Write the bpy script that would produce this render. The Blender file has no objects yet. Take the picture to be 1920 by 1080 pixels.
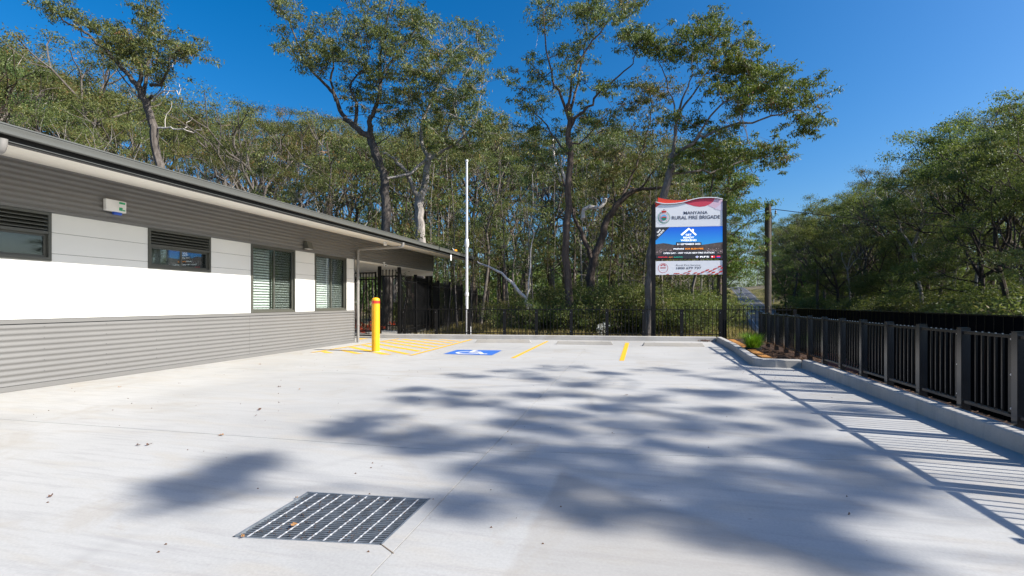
import bpy, bmesh, math, random
import numpy as np
from mathutils import Vector, Matrix

# ------------------------------------------------------------------ camera, sky, sun, exposure
S = bpy.context.scene
C = S.collection
F = 907.0                      # focal length in pixels of a 1920 wide frame
YAW = math.radians(14.11)      # the view is turned left of the building's long axis (+Y)
EYE = 1.30
cam_d = bpy.data.cameras.new('camera')
cam_d.sensor_width = 36.0
cam_d.lens = F * 36.0 / 1920.0
cam_d.shift_y = 27.0 / 1920.0
cam_d.clip_start = 0.05
cam_d.clip_end = 3000
cam = bpy.data.objects.new('camera', cam_d)
C.objects.link(cam)
cam.location = (0, 0, EYE)
cam.rotation_euler = (math.radians(90), 0, YAW)
S.camera = cam

SUN_DIR = Vector((-1.0, 0.08, -0.74)).normalized()      # the way the light travels
EXPO = 0.95
world = bpy.data.worlds.new('World')
S.world = world
world.use_nodes = True
wn = world.node_tree
wn.nodes.clear()
sky = wn.nodes.new('ShaderNodeTexSky')
sky.sky_type = 'NISHITA'
sky.sun_disc = False
sky.sun_elevation = math.asin(-SUN_DIR.z)
sky.sun_rotation = math.atan2(-SUN_DIR.x, -SUN_DIR.y)
sky.air_density = 1.0
sky.dust_density = 2.1
sky.ozone_density = 5.0
hs = wn.nodes.new('ShaderNodeHueSaturation')
hs.inputs['Saturation'].default_value = 1.38
hs.inputs['Value'].default_value = 1.02
bg = wn.nodes.new('ShaderNodeBackground')
bg.inputs['Strength'].default_value = 0.09
wo = wn.nodes.new('ShaderNodeOutputWorld')
wn.links.new(sky.outputs[0], hs.inputs['Color'])
wn.links.new(hs.outputs[0], bg.inputs[0])
wn.links.new(bg.outputs[0], wo.inputs[0])
sun_d = bpy.data.lights.new('sun', 'SUN')
sun_d.energy = 4.6
sun_d.angle = math.radians(0.5)
sun_d.color = (1.0, 0.955, 0.88)
sun = bpy.data.objects.new('sun', sun_d)
C.objects.link(sun)
sun.rotation_euler = SUN_DIR.to_track_quat('-Z', 'Y').to_euler()
S.view_settings.view_transform = 'Standard'
S.view_settings.look = 'None'
S.view_settings.exposure = EXPO
S.view_settings.gamma = 1.0
S.view_settings.use_curve_mapping = False
S.render.engine = 'CYCLES'
S.cycles.max_bounces = 6
S.cycles.diffuse_bounces = 3
S.cycles.glossy_bounces = 3
S.cycles.transmission_bounces = 3
S.cycles.transparent_max_bounces = 8
S.cycles.use_denoising = True

# ------------------------------------------------------------------ measuring helpers
CA, SA = math.cos(YAW), math.sin(YAW)
def at(u, v, d):
    """world point seen at photo pixel (u,v) at a depth of d metres"""
    l = (u - 960.0) / F * d
    return Vector((l * CA - d * SA, l * SA + d * CA, EYE + (567.0 - v) / F * d))
def gp(u, v, z=0.0):
    """point of the level z seen at photo pixel (u,v)"""
    d = (EYE - z) * F / (v - 567.0)
    return at(u, v, d)
def on_line(u, A, B):
    """plan intersection of the sight line through column u with the line A-B"""
    t = (u - 960.0) / F
    dx, dy = t * CA - SA, t * SA + CA
    ex, ey = B[0] - A[0], B[1] - A[1]
    s = (A[1] * dx - A[0] * dy) / (ex * dy - ey * dx)
    return Vector((A[0] + s * ex, A[1] + s * ey, 0))

# ------------------------------------------------------------------ materials
MATS = {}
def newmat(name):
    m = bpy.data.materials.new(name)
    m.use_nodes = True
    nt = m.node_tree
    b = nt.nodes['Principled BSDF']
    MATS[name] = m
    return m, nt, b
def node(nt, t, **kw):
    n = nt.nodes.new(t)
    for k, v in kw.items():
        if k in n.inputs:
            n.inputs[k].default_value = v
        else:
            setattr(n, k, v)
    return n
def noise(nt, vec, scale, detail=4, rough=0.55, dist=0.0):
    n = node(nt, 'ShaderNodeTexNoise')
    n.inputs['Scale'].default_value = scale
    n.inputs['Detail'].default_value = detail
    n.inputs['Roughness'].default_value = rough
    n.inputs['Distortion'].default_value = dist
    nt.links.new(vec, n.inputs['Vector'])
    return n.outputs['Fac']
def ramp(nt, fac, stops):
    r = node(nt, 'ShaderNodeValToRGB')
    cr = r.color_ramp
    while len(cr.elements) > len(stops):
        cr.elements.remove(cr.elements[-1])
    while len(cr.elements) < len(stops):
        cr.elements.new(0.5)
    for e, (p, c) in zip(cr.elements, stops):
        e.position = p
        e.color = (*c, 1) if len(c) == 3 else c
    nt.links.new(fac, r.inputs[0])
    return r.outputs[0]
def mix(nt, fac, a, b, mode='MIX'):
    n = node(nt, 'ShaderNodeMix', data_type='RGBA', blend_type=mode)
    for s, i in ((fac, 0), (a, 6), (b, 7)):
        if isinstance(s, (int, float)):
            n.inputs[i].default_value = s
        elif isinstance(s, tuple):
            n.inputs[i].default_value = (*s, 1)
        else:
            nt.links.new(s, n.inputs[i])
    return n.outputs[2]
def math_n(nt, op, a, b=None, c=None, clamp=False):
    n = node(nt, 'ShaderNodeMath', operation=op, use_clamp=clamp)
    for i, s in enumerate((a, b, c)):
        if s is None: continue
        if isinstance(s, (int, float)): n.inputs[i].default_value = s
        else: nt.links.new(s, n.inputs[i])
    return n.outputs[0]
def coords(nt, scale=(1, 1, 1), world=False):
    if world:
        g = node(nt, 'ShaderNodeNewGeometry').outputs['Position']
    else:
        g = node(nt, 'ShaderNodeTexCoord').outputs['Object']
    mp = node(nt, 'ShaderNodeMapping')
    mp.inputs['Scale'].default_value = scale
    nt.links.new(g, mp.inputs[0])
    return mp.outputs[0]
def bump(nt, b, h, strength=0.3, dist=0.01):
    n = node(nt, 'ShaderNodeBump')
    n.inputs['Strength'].default_value = strength
    n.inputs['Distance'].default_value = dist
    nt.links.new(h, n.inputs['Height'])
    nt.links.new(n.outputs[0], b.inputs['Normal'])
def paint(name, col, rough=0.5, metal=0.0, var=0.12, scale=3.0, spec=0.5, bmp=0.05, bscale=200):
    m, nt, b = newmat(name)
    v = coords(nt)
    f = noise(nt, v, scale, 5)
    c = ramp(nt, f, [(0.3, tuple(x * (1 - var) for x in col)), (0.7, tuple(min(1, x * (1 + var)) for x in col))])
    nt.links.new(c, b.inputs['Base Color'])
    b.inputs['Roughness'].default_value = rough
    b.inputs['Metallic'].default_value = metal
    b.inputs['Specular IOR Level'].default_value = spec
    if bmp: bump(nt, b, noise(nt, v, bscale, 2), bmp, 0.002)
    return m

def concrete_mat(name, base=(0.395, 0.39, 0.372), patch=True):
    m, nt, b = newmat(name)
    v = coords(nt, world=True)
    vs = coords(nt, (0.6, 2.6, 1), world=True)
    big = noise(nt, v, 0.35, 5, 0.6, 0.6)
    mid = noise(nt, vs, 1.6, 6, 0.6, 0.4)
    fine = noise(nt, v, 60, 3, 0.6)
    streak = noise(nt, coords(nt, (1.2, 14, 1), world=True), 1.2, 5, 0.65, 0.3)
    c = ramp(nt, big, [(0.30, tuple(x * 0.80 for x in base)), (0.50, base), (0.72, tuple(x * 1.12 for x in base))])
    c = mix(nt, math_n(nt, 'MULTIPLY', ramp(nt, mid, [(0.50, (0, 0, 0)), (0.66, (1, 1, 1))]), 0.62), c, (0.385, 0.355, 0.305))
    c = mix(nt, math_n(nt, 'MULTIPLY', ramp(nt, streak, [(0.50, (0, 0, 0)), (0.64, (1, 1, 1))]), 0.50), c, (0.31, 0.30, 0.29))
    c = mix(nt, 0.14, c, ramp(nt, fine, [(0.3, (0.25, 0.25, 0.25)), (0.7, (0.62, 0.60, 0.58))]), 'MIX')
    blot = ramp(nt, noise(nt, v, 0.75, 6, 0.68, 0.8), [(0.56, (0, 0, 0)), (0.64, (1, 1, 1))])
    c = mix(nt, math_n(nt, 'MULTIPLY', blot, 0.34), c, (0.33, 0.29, 0.235))
    # small dark specks of dirt
    sp = node(nt, 'ShaderNodeTexVoronoi', feature='F1')
    sp.inputs['Scale'].default_value = 1.7
    nt.links.new(noise_vec(nt, v, 0.5), sp.inputs['Vector'])
    spk = ramp(nt, sp.outputs['Distance'], [(0.012, (1, 1, 1)), (0.03, (0, 0, 0))])
    c = mix(nt, math_n(nt, 'MULTIPLY', spk, 0.5), c, (0.15, 0.11, 0.08))
    # scuffed tyre curls
    wv = node(nt, 'ShaderNodeTexWave', wave_type='RINGS')
    wv.inputs['Scale'].default_value = 5.0
    wv.inputs['Distortion'].default_value = 1.5
    wv.inputs['Detail'].default_value = 2
    nt.links.new(v, wv.inputs['Vector'])
    tm = ramp(nt, noise(nt, v, 0.9, 2, 0.5), [(0.62, (0, 0, 0)), (0.68, (1, 1, 1))])
    tt = math_n(nt, 'MULTIPLY', math_n(nt, 'MULTIPLY', tm, wv.outputs['Fac']), math_n(nt, 'MULTIPLY', fine, 0.3))
    c = mix(nt, tt, c, (0.22, 0.22, 0.23))
    if patch:
        for (pu, pv, rad_, wid, st) in ((620, 640, 6.6, .10, .16), (620, 640, 6.35, .05, .12), (1750, 760, 4.3, .09, .18), (1500, 1250, 3.3, .08, .14)):
            cpt = gp(pu, pv) if pv > 600 else V0
            dn = node(nt, 'ShaderNodeVectorMath', operation='DISTANCE')
            nt.links.new(v, dn.inputs[0]); dn.inputs[1].default_value = (cpt.x, cpt.y, 0)
            e_ = math_n(nt, 'ABSOLUTE', math_n(nt, 'SUBTRACT', dn.outputs['Value'], rad_))
            band = math_n(nt, 'SUBTRACT', 1.0, math_n(nt, 'DIVIDE', e_, wid), clamp=True)
            br = ramp(nt, noise(nt, v, 1.1, 3), [(0.42, (0, 0, 0)), (0.6, (1, 1, 1))])
            tread = math_n(nt, 'ADD', 0.45, math_n(nt, 'MULTIPLY', fine, 0.8))
            c = mix(nt, math_n(nt, 'MULTIPLY', math_n(nt, 'MULTIPLY', math_n(nt, 'MULTIPLY', band, br), tread), st * 2.2), c, (0.20, 0.195, 0.19))
        # a damp, greyer pour with a clean left edge
        sx = node(nt, 'ShaderNodeSeparateXYZ')
        nt.links.new(node(nt, 'ShaderNodeNewGeometry').outputs['Position'], sx.inputs[0])
        A, B = gp(1047, 880), gp(935, 1090)
        dx, dy = (B - A).x, (B - A).y
        L = math.hypot(dx, dy)
        nx, ny = dy / L, -dx / L
        if nx < 0: nx, ny = -nx, -ny
        side = math_n(nt, 'ADD', math_n(nt, 'MULTIPLY', math_n(nt, 'SUBTRACT', sx.outputs[0], A.x), nx),
                      math_n(nt, 'MULTIPLY', math_n(nt, 'SUBTRACT', sx.outputs[1], A.y), ny))
        wob = math_n(nt, 'MULTIPLY', math_n(nt, 'SUBTRACT', noise(nt, v, 4, 3), 0.5), 0.10)
        edge = math_n(nt, 'MULTIPLY', math_n(nt, 'ADD', side, wob), 25.0, clamp=True)
        D, E = gp(1047, 876), gp(1420, 1000)
        ex, ey = (E - D).x, (E - D).y
        M_ = math.hypot(ex, ey)
        mx, my = ey / M_, -ex / M_
        if my > 0: mx, my = -mx, -my
        s2 = math_n(nt, 'ADD', math_n(nt, 'MULTIPLY', math_n(nt, 'SUBTRACT', sx.outputs[0], D.x), mx),
                    math_n(nt, 'MULTIPLY', math_n(nt, 'SUBTRACT', sx.outputs[1], D.y), my))
        edge2 = math_n(nt, 'MULTIPLY', math_n(nt, 'ADD', s2, wob), 9.0, clamp=True)
        fade = ramp(nt, math_n(nt, 'DIVIDE', s2, 2.2), [(0.0, (1, 1, 1)), (0.9, (0.1, 0.1, 0.1))])
        k = math_n(nt, 'MULTIPLY', math_n(nt, 'MULTIPLY', math_n(nt, 'MULTIPLY', edge, edge2), fade), 0.55)
        c = mix(nt, k, c, (0.27, 0.245, 0.21))
    nt.links.new(c, b.inputs['Base Color'])
    b.inputs['Roughness'].default_value = 0.78
    b.inputs['Specular IOR Level'].default_value = 0.35
    h = math_n(nt, 'ADD', math_n(nt, 'MULTIPLY', fine, 0.5), mid)
    bump(nt, b, h, 0.10, 0.01)
    return m
def noise_vec(nt, v, amt):
    n = node(nt, 'ShaderNodeTexNoise')
    n.inputs['Scale'].default_value = 3
    nt.links.new(v, n.inputs['Vector'])
    a = node(nt, 'ShaderNodeVectorMath', operation='MULTIPLY_ADD')
    a.inputs[1].default_value = (amt, amt, amt)
    nt.links.new(n.outputs['Color'], a.inputs[0])
    nt.links.new(v, a.inputs[2])
    return a.outputs[0]

M_conc = concrete_mat('slab_concrete')
M_kerb = concrete_mat('kerb_concrete', (0.43, 0.41, 0.375), False)
M_stop = concrete_mat('stop_concrete', (0.37, 0.34, 0.29), False)
M_clad = paint('cladding_paint', (0.160, 0.157, 0.150), 0.42, 0.0, 0.03, 1.2, 0.45, 0.02)
M_board = paint('white_board', (0.69, 0.685, 0.64), 0.55, 0, 0.02, 1.5, 0.3, 0.04)
M_frame = paint('window_frame_paint', (0.075, 0.075, 0.062), 0.38, 0, 0.04, 2)
M_gutter = paint('gutter_paint', (0.10, 0.103, 0.095), 0.35, 0, 0.05, 2)
M_soffit = paint('soffit_paint', (0.84, 0.80, 0.72), 0.6, 0, 0.02, 1)
M_pipe = paint('downpipe_paint', (0.23, 0.22, 0.205), 0.38, 0, 0.04, 3)
M_post = paint('post_steel', (0.016, 0.017, 0.019), 0.22, 0.0, 0.2, 3, 1.0, 0.02)
M_railb = paint('black_satin_steel', (0.006, 0.006, 0.0065), 0.5, 0.0, 0.2, 5, 0.22, 0.03)
M_fascia = paint('fascia_shaded', (0.025, 0.025, 0.024), 0.6, 0, 0.1, 3, 0.2)  # near-black colour carries the shade on the fascia below the gutter
M_black = paint('black_steel', (0.005, 0.005, 0.0055), 0.26, 0.0, 0.2, 5, 0.5, 0.03)
M_blackm = paint('black_matt', (0.003, 0.003, 0.0035), 0.8, 0.0, 0.2, 5, 0.06, 0.03)
M_bolt = paint('zinc_bolt', (0.75, 0.76, 0.78), 0.3, 0.9)
M_galv = paint('galvanised_steel', (0.20, 0.225, 0.25), 0.45, 0.35, 0.3, 12)
M_rod = paint('bright_rod_steel', (0.45, 0.46, 0.48), 0.4, 0.4, 0.2, 30)
M_dark = paint('pit_dark', (0.03, 0.03, 0.032), 0.9)
M_rblind = paint('roller_blind', (0.13, 0.14, 0.135), 0.8)
M_joint = paint('joint_brown', (0.16, 0.12, 0.08), 0.9)
M_dark2 = paint('interior_dark', (0.04, 0.04, 0.042), 0.9)
M_yel = paint('bollard_yellow', (0.80, 0.40, 0.008), 0.42, 0, 0.10, 9)
M_red = paint('red_band', (0.70, 0.04, 0.025), 0.35)
M_white = paint('white_plastic', (0.78, 0.78, 0.76), 0.45)
M_pole = paint('pole_white', (0.58, 0.58, 0.58), 0.3)
M_blind = paint('blind_slat', (0.78, 0.80, 0.78), 0.5)
M_screw = paint('screw_grey', (0.10, 0.10, 0.10), 0.5)
M_green = paint('label_green', (0.03, 0.38, 0.16), 0.5)
M_blue = paint('lamp_blue', (0.02, 0.09, 0.50), 0.3)
M_orange = paint('lamp_orange', (0.90, 0.32, 0.02), 0.4)
M_edging = paint('edging_orange', (0.42, 0.19, 0.045), 0.75, 0, 0.3, 14, 0.3, 0.3, 60)
M_redpath = paint('red_path', (0.42, 0.07, 0.03), 0.8, 0, 0.2, 5)
M_leafdry = paint('dry_leaf', (0.34, 0.17, 0.06), 0.7, 0, 0.4, 9)
M_leafdark = paint('dark_leaf_litter', (0.10, 0.05, 0.03), 0.7, 0, 0.4, 9)
M_pot = paint('pot_black', (0.02, 0.02, 0.02), 0.6)

def marking_mat(name, col, wear=0.35):
    m, nt, b = newmat(name)
    v = coords(nt, world=True)
    w = noise(nt, v, 22, 6, 0.7)
    w2 = noise(nt, v, 1.5, 3)
    k = math_n(nt, 'MULTIPLY', ramp(nt, w, [(0.50, (0, 0, 0)), (0.66, (1, 1, 1))]), wear)
    k = math_n(nt, 'ADD', k, math_n(nt, 'MULTIPLY', w2, 0.03))
    c = mix(nt, k, tuple(col), (0.44, 0.41, 0.36))
    nt.links.new(c, b.inputs['Base Color'])
    b.inputs['Roughness'].default_value = 0.6
    return m
M_myel = marking_mat('marking_yellow', (0.80, 0.44, 0.004), 0.16)
M_mblue = marking_mat('marking_blue', (0.02, 0.13, 0.50), 0.12)
M_worn = marking_mat('worn_road_line', (0.33, 0.33, 0.32), 0.5)
M_mwhite = marking_mat('marking_white', (0.80, 0.80, 0.78), 0.12)

def bark_mat(name, a, b_, c_, stretch=0.25):
    m, nt, b = newmat(name)
    v = coords(nt, (1, 1, stretch))
    f = noise(nt, v, 9, 6, 0.65, 0.4)
    f2 = noise(nt, coords(nt, (1, 1, 0.5)), 1.3, 3)
    c = ramp(nt, f, [(0.30, a), (0.55, b_), (0.75, c_)])
    c = mix(nt, math_n(nt, 'MULTIPLY', f2, 0.5), c, tuple(x * 0.6 for x in b_))
    oi = node(nt, 'ShaderNodeObjectInfo')
    hv = node(nt, 'ShaderNodeHueSaturation')
    nt.links.new(c, hv.inputs['Color'])
    nt.links.new(math_n(nt, 'ADD', math_n(nt, 'MULTIPLY', oi.outputs['Random'], 0.6), 0.7), hv.inputs['Value'])
    nt.links.new(hv.outputs[0], b.inputs['Base Color'])
    b.inputs['Roughness'].default_value = 0.85
    b.inputs['Specular IOR Level'].default_value = 0.2
    bump(nt, b, noise(nt, v, 22, 5, 0.7), 0.7, 0.03)
    return m
M_bark = bark_mat('grey_bark', (0.055, 0.045, 0.038), (0.15, 0.13, 0.115), (0.28, 0.25, 0.225))
M_barkd = bark_mat('dark_bark', (0.03, 0.023, 0.02), (0.10, 0.075, 0.06), (0.20, 0.16, 0.13), 0.2)
M_barkp = bark_mat('pale_bark', (0.14, 0.12, 0.105), (0.29, 0.265, 0.24), (0.44, 0.41, 0.385), 0.5)
M_dead = bark_mat('bleached_wood', (0.32, 0.28, 0.25), (0.55, 0.50, 0.46), (0.72, 0.68, 0.64), 0.3)
M_poletimber = bark_mat('pole_timber', (0.05, 0.042, 0.035), (0.115, 0.098, 0.08), (0.18, 0.155, 0.13), 0.06)

def leaf_mat(name, stops, trans=0.29, rough=0.5, spec=0.28, objvar=0.22):
    m, nt, b = newmat(name)
    at_ = node(nt, 'ShaderNodeAttribute', attribute_name='tint', attribute_type='GEOMETRY')
    c = ramp(nt, at_.outputs['Fac'], stops)
    oi = node(nt, 'ShaderNodeObjectInfo')
    hv = node(nt, 'ShaderNodeHueSaturation')
    nt.links.new(c, hv.inputs['Color'])
    nt.links.new(math_n(nt, 'ADD', math_n(nt, 'MULTIPLY', oi.outputs['Random'], 0.07), 0.468), hv.inputs['Hue'])
    nt.links.new(math_n(nt, 'ADD', math_n(nt, 'MULTIPLY', oi.outputs['Random'], objvar * 2), 1.03 - objvar), hv.inputs['Value'])
    nt.links.new(hv.outputs[0], b.inputs['Base Color'])
    b.inputs['Roughness'].default_value = rough
    b.inputs['Specular IOR Level'].default_value = spec
    tr = node(nt, 'ShaderNodeBsdfTranslucent')
    warm = mix(nt, 0.5, hv.outputs[0], (0.16, 0.20, 0.02))
    nt.links.new(warm, tr.inputs['Color'])
    mx = node(nt, 'ShaderNodeMixShader')
    mx.inputs[0].default_value = trans
    out = nt.nodes['Material Output']
    nt.links.new(b.outputs[0], mx.inputs[1])
    nt.links.new(tr.outputs[0], mx.inputs[2])
    nt.links.new(mx.outputs[0], out.inputs[0])
    return m
M_leaf = leaf_mat('olive_leaves', [(0.0, (0.045, 0.065, 0.022)), (0.38, (0.105, 0.125, 0.038)), (0.65, (0.155, 0.175, 0.048)), (0.88, (0.19, 0.165, 0.055)), (1.0, (0.25, 0.13, 0.05))])
M_leafg = leaf_mat('bright_leaves', [(0.0, (0.035, 0.070, 0.016)), (0.45, (0.085, 0.145, 0.028)), (0.85, (0.15, 0.20, 0.04)), (0.97, (0.20, 0.19, 0.03)), (1.0, (0.22, 0.09, 0.03))], 0.36, 0.52, 0.3)
M_leafd = leaf_mat('dark_leaves', [(0.0, (0.045, 0.075, 0.028)), (0.45, (0.105, 0.145, 0.045)), (0.85, (0.18, 0.21, 0.06)), (1.0, (0.22, 0.18, 0.06))], 0.50)
M_shrub = leaf_mat('shrub_leaves', [(0.0, (0.045, 0.065, 0.022)), (0.5, (0.12, 0.145, 0.042)), (0.85, (0.20, 0.20, 0.06)), (1.0, (0.24, 0.17, 0.08))], 0.45)
M_blade = leaf_mat('grass_blades', [(0.0, (0.05, 0.075, 0.015)), (0.4, (0.20, 0.17, 0.05)), (1.0, (0.38, 0.30, 0.13))], 0.3, 0.6, 0.2, 0.0)
M_lush = leaf_mat('lush_blades', [(0.0, (0.04, 0.16, 0.008)), (0.6, (0.10, 0.34, 0.012)), (1.0, (0.26, 0.50, 0.03))], 0.40, 0.4, 0.4, 0.0)

def ground_mat():
    m, nt, b = newmat('bush_floor')
    v = coords(nt, world=True)
    f = noise(nt, v, 0.25, 5, 0.6)
    f2 = noise(nt, v, 7, 6, 0.7)
    c = ramp(nt, f, [(0.35, (0.10, 0.075, 0.04)), (0.5, (0.15, 0.125, 0.055)), (0.65, (0.085, 0.095, 0.035))])
    c = mix(nt, 0.5, c, ramp(nt, f2, [(0.35, (0.05, 0.035, 0.022)), (0.65, (0.24, 0.18, 0.10))]))
    nt.links.new(c, b.inputs['Base Color'])
    b.inputs['Roughness'].default_value = 0.95
    bump(nt, b, f2, 0.8, 0.08)
    return m
M_ground = ground_mat()
def asphalt_mat():
    m, nt, b = newmat('asphalt')
    v = coords(nt, world=True)
    c = ramp(nt, noise(nt, v, 30, 5, 0.7), [(0.3, (0.035, 0.035, 0.04)), (0.7, (0.085, 0.085, 0.09))])
    c = mix(nt, 0.3, c, ramp(nt, noise(nt, v, 0.3, 4), [(0.3, (0.05, 0.05, 0.055)), (0.7, (0.09, 0.088, 0.085))]))
    nt.links.new(c, b.inputs['Base Color'])
    b.inputs['Roughness'].default_value = 0.7
    return m
M_asph = asphalt_mat()
M_mulch = paint('mulch', (0.045, 0.028, 0.020), 0.95, 0, 0.5, 30, 0.1, 1.0, 60)
M_chip = paint('mulch_chip', (0.11, 0.065, 0.04), 0.9, 0, 0.5, 11, 0.1)

def glass_mat(name, tint, gl=0.10):
    m, nt, b = newmat(name)
    nt.nodes.remove(b)
    tr = node(nt, 'ShaderNodeBsdfTransparent')
    tr.inputs[0].default_value = (*tint, 1)
    g = node(nt, 'ShaderNodeBsdfGlossy')
    g.inputs['Color'].default_value = (0.85, 0.9, 0.88, 1)
    g.inputs['Roughness'].default_value = 0.02
    lw = node(nt, 'ShaderNodeLayerWeight')
    lw.inputs['Blend'].default_value = 0.35
    mx = node(nt, 'ShaderNodeMixShader')
    nt.links.new(math_n(nt, 'ADD', math_n(nt, 'MULTIPLY', lw.outputs['Fresnel'], 0.45), gl, clamp=True), mx.inputs[0])
    nt.links.new(tr.outputs[0], mx.inputs[1])
    nt.links.new(g.outputs[0], mx.inputs[2])
    nt.links.new(mx.outputs[0], nt.nodes['Material Output'].inputs[0])
    return m
M_glass = glass_mat('green_tinted_glass', (0.94, 0.97, 0.955), 0.03)
M_mesh = glass_mat('insect_screen', (0.84, 0.84, 0.84), 0.0)

# ------------------------------------------------------------------ mesh helpers
class MB:
    def __init__(s): s.v, s.f = [], []
    def add(s, vs, fs):
        o = len(s.v)
        s.v += [tuple(x) for x in vs]
        s.f += [tuple(i + o for i in f) for f in fs]
        return s
    def box(s, x0, x1, y0, y1, z0, z1):
        return s.add([(x0, y0, z0), (x1, y0, z0), (x1, y1, z0), (x0, y1, z0), (x0, y0, z1), (x1, y0, z1), (x1, y1, z1), (x0, y1, z1)],
              [(0, 3, 2, 1), (4, 5, 6, 7), (0, 1, 5, 4), (1, 2, 6, 5), (2, 3, 7, 6), (3, 0, 4, 7)])
    def bar(s, a, b, w, h, up=(0, 0, 1)):
        a, b = Vector(a), Vector(b)
        d = (b - a).normalized()
        sd = d.cross(Vector(up)).normalized() * w / 2
        u = sd.cross(d).normalized() * h / 2
        vs = [a - sd - u, a + sd - u, a + sd + u, a - sd + u, b - sd - u, b + sd - u, b + sd + u, b - sd + u]
        return s.add(vs, [(0, 3, 2, 1)[::-1], (4, 5, 6, 7)[::-1], (0, 1, 5, 4)[::-1], (1, 2, 6, 5)[::-1], (2, 3, 7, 6)[::-1], (3, 0, 4, 7)[::-1]])
    def tube(s, pts, rad, n=8, cap=True):
        pts = [Vector(p) for p in pts]
        if not isinstance(rad, (list, tuple)): rad = [rad] * len(pts)
        o = len(s.v)
        ref = None
        for i, p in enumerate(pts):
            d = (pts[min(i + 1, len(pts) - 1)] - pts[max(i - 1, 0)]).normalized()
            if ref is None:
                ref = d.orthogonal().normalized()
            ref = (ref - d * ref.dot(d))
            ref = ref.normalized() if ref.length > 1e-5 else d.orthogonal().normalized()
            q = d.cross(ref)
            for k in range(n):
                a = 2 * math.pi * k / n
                s.v.append(tuple(p + (ref * math.cos(a) + q * math.sin(a)) * rad[i]))
        for i in range(len(pts) - 1):
            for k in range(n):
                a, b = o + i * n + k, o + i * n + (k + 1) % n
                s.f.append((a, b, b + n, a + n))
        if cap:
            s.f.append(tuple(o + k for k in range(n))[::-1])
            s.f.append(tuple(o + (len(pts) - 1) * n + k for k in range(n)))
        return s
    def lathe(s, prof, cx=0, cy=0, n=20):
        o = len(s.v)
        for r, z in prof:
            for k in range(n):
                a = 2 * math.pi * k / n
                s.v.append((cx + r * math.cos(a), cy + r * math.sin(a), z))
        for i in range(len(prof) - 1):
            for k in range(n):
                a, b = o + i * n + k, o + i * n + (k + 1) % n
                s.f.append((a, b, b + n, a + n))
        s.f.append(tuple(o + k for k in range(n))[::-1])
        s.f.append(tuple(o + (len(prof) - 1) * n + k for k in range(n)))
        return s
    def poly(s, pts, thick=0.0, axis=(0, 0, 1)):
        """flat polygon, optionally with thickness away from axis"""
        pts = [Vector(p) for p in pts]
        n = len(pts)
        if thick <= 0:
            return s.add(pts, [tuple(range(n))])
        ax = Vector(axis) * thick
        return s.add(pts + [p - ax for p in pts],
                     [tuple(range(n)), tuple(range(n, 2 * n))[::-1]] + [(i, i + n, (i + 1) % n + n, (i + 1) % n) for i in range(n)])
    def mesh(s, name, m, smooth=False):
        me = bpy.data.meshes.new(name)
        me.from_pydata(s.v, [], s.f)
        me.validate()
        if m: me.materials.append(m)
        if smooth:
            me.polygons.foreach_set('use_smooth', [True] * len(me.polygons))
            try: me.set_sharp_from_angle(angle=math.radians(40))
            except Exception: pass
        me.update()
        return me
    def build(s, name, m, parent=None, smooth=False, bevel=0.0, loc=None):
        me = s.mesh(name, m, smooth)
        o = bpy.data.objects.new(name, me)
        C.objects.link(o)
        if parent: o.parent = parent
        if loc is not None: o.location = loc
        if bevel:
            md = o.modifiers.new('b', 'BEVEL'); md.width = bevel; md.segments = 2; md.limit_method = 'ANGLE'
        return o

def tag(o, label=None, cat=None, group=None, kind=None):
    if label: o['label'] = label
    if cat: o['category'] = cat
    if group: o['group'] = group
    if kind: o['kind'] = kind
    return o
def thing(name, label, cat, loc=(0, 0, 0), rz=0.0, group=None):
    o = bpy.data.objects.new(name, None)
    C.objects.link(o)
    o.location = loc
    o.rotation_euler = (0, 0, rz)
    o.empty_display_size = 0.2
    return tag(o, label, cat, group)
def inst(name, me, parent=None, loc=(0, 0, 0), rot=(0, 0, 0), scale=(1, 1, 1)):
    o = bpy.data.objects.new(name, me)
    C.objects.link(o)
    if parent: o.parent = parent
    o.location = loc; o.rotation_euler = rot; o.scale = scale
    return o

# ------------------------------------------------------------------ terrain, road
ROADP = [(-60, 9.9, -1.7), (10, 9.9, -1.7), (28, 11.0, -1.7), (62, 17.0, -1.6), (110, 26.2, -0.9), (178, 39.0, 0.4), (225, 46.5, 4.2), (271, 52.5, 8.6), (300, 56, 10.2), (360, 63, 10.5), (700, 100, 10.5)]
def lerp_tab(tab, y, k):
    if y <= tab[0][0]: return tab[0][k]
    for a, b in zip(tab, tab[1:]):
        if y <= b[0]:
            t = (y - a[0]) / (b[0] - a[0])
            return a[k] + (b[k] - a[k]) * t
    return tab[-1][k]
def road_x(y): return (lerp_tab(ROADP, y - 6, 1) + 2 * lerp_tab(ROADP, y, 1) + lerp_tab(ROADP, y + 6, 1)) / 4
def road_z(y): return (lerp_tab(ROADP, y - 12, 2) + lerp_tab(ROADP, y, 2) + lerp_tab(ROADP, y + 12, 2)) / 3
def sstep(a, b, x):
    t = max(0, min(1, (x - a) / (b - a)))
    return t * t * (3 - 2 * t)
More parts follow.
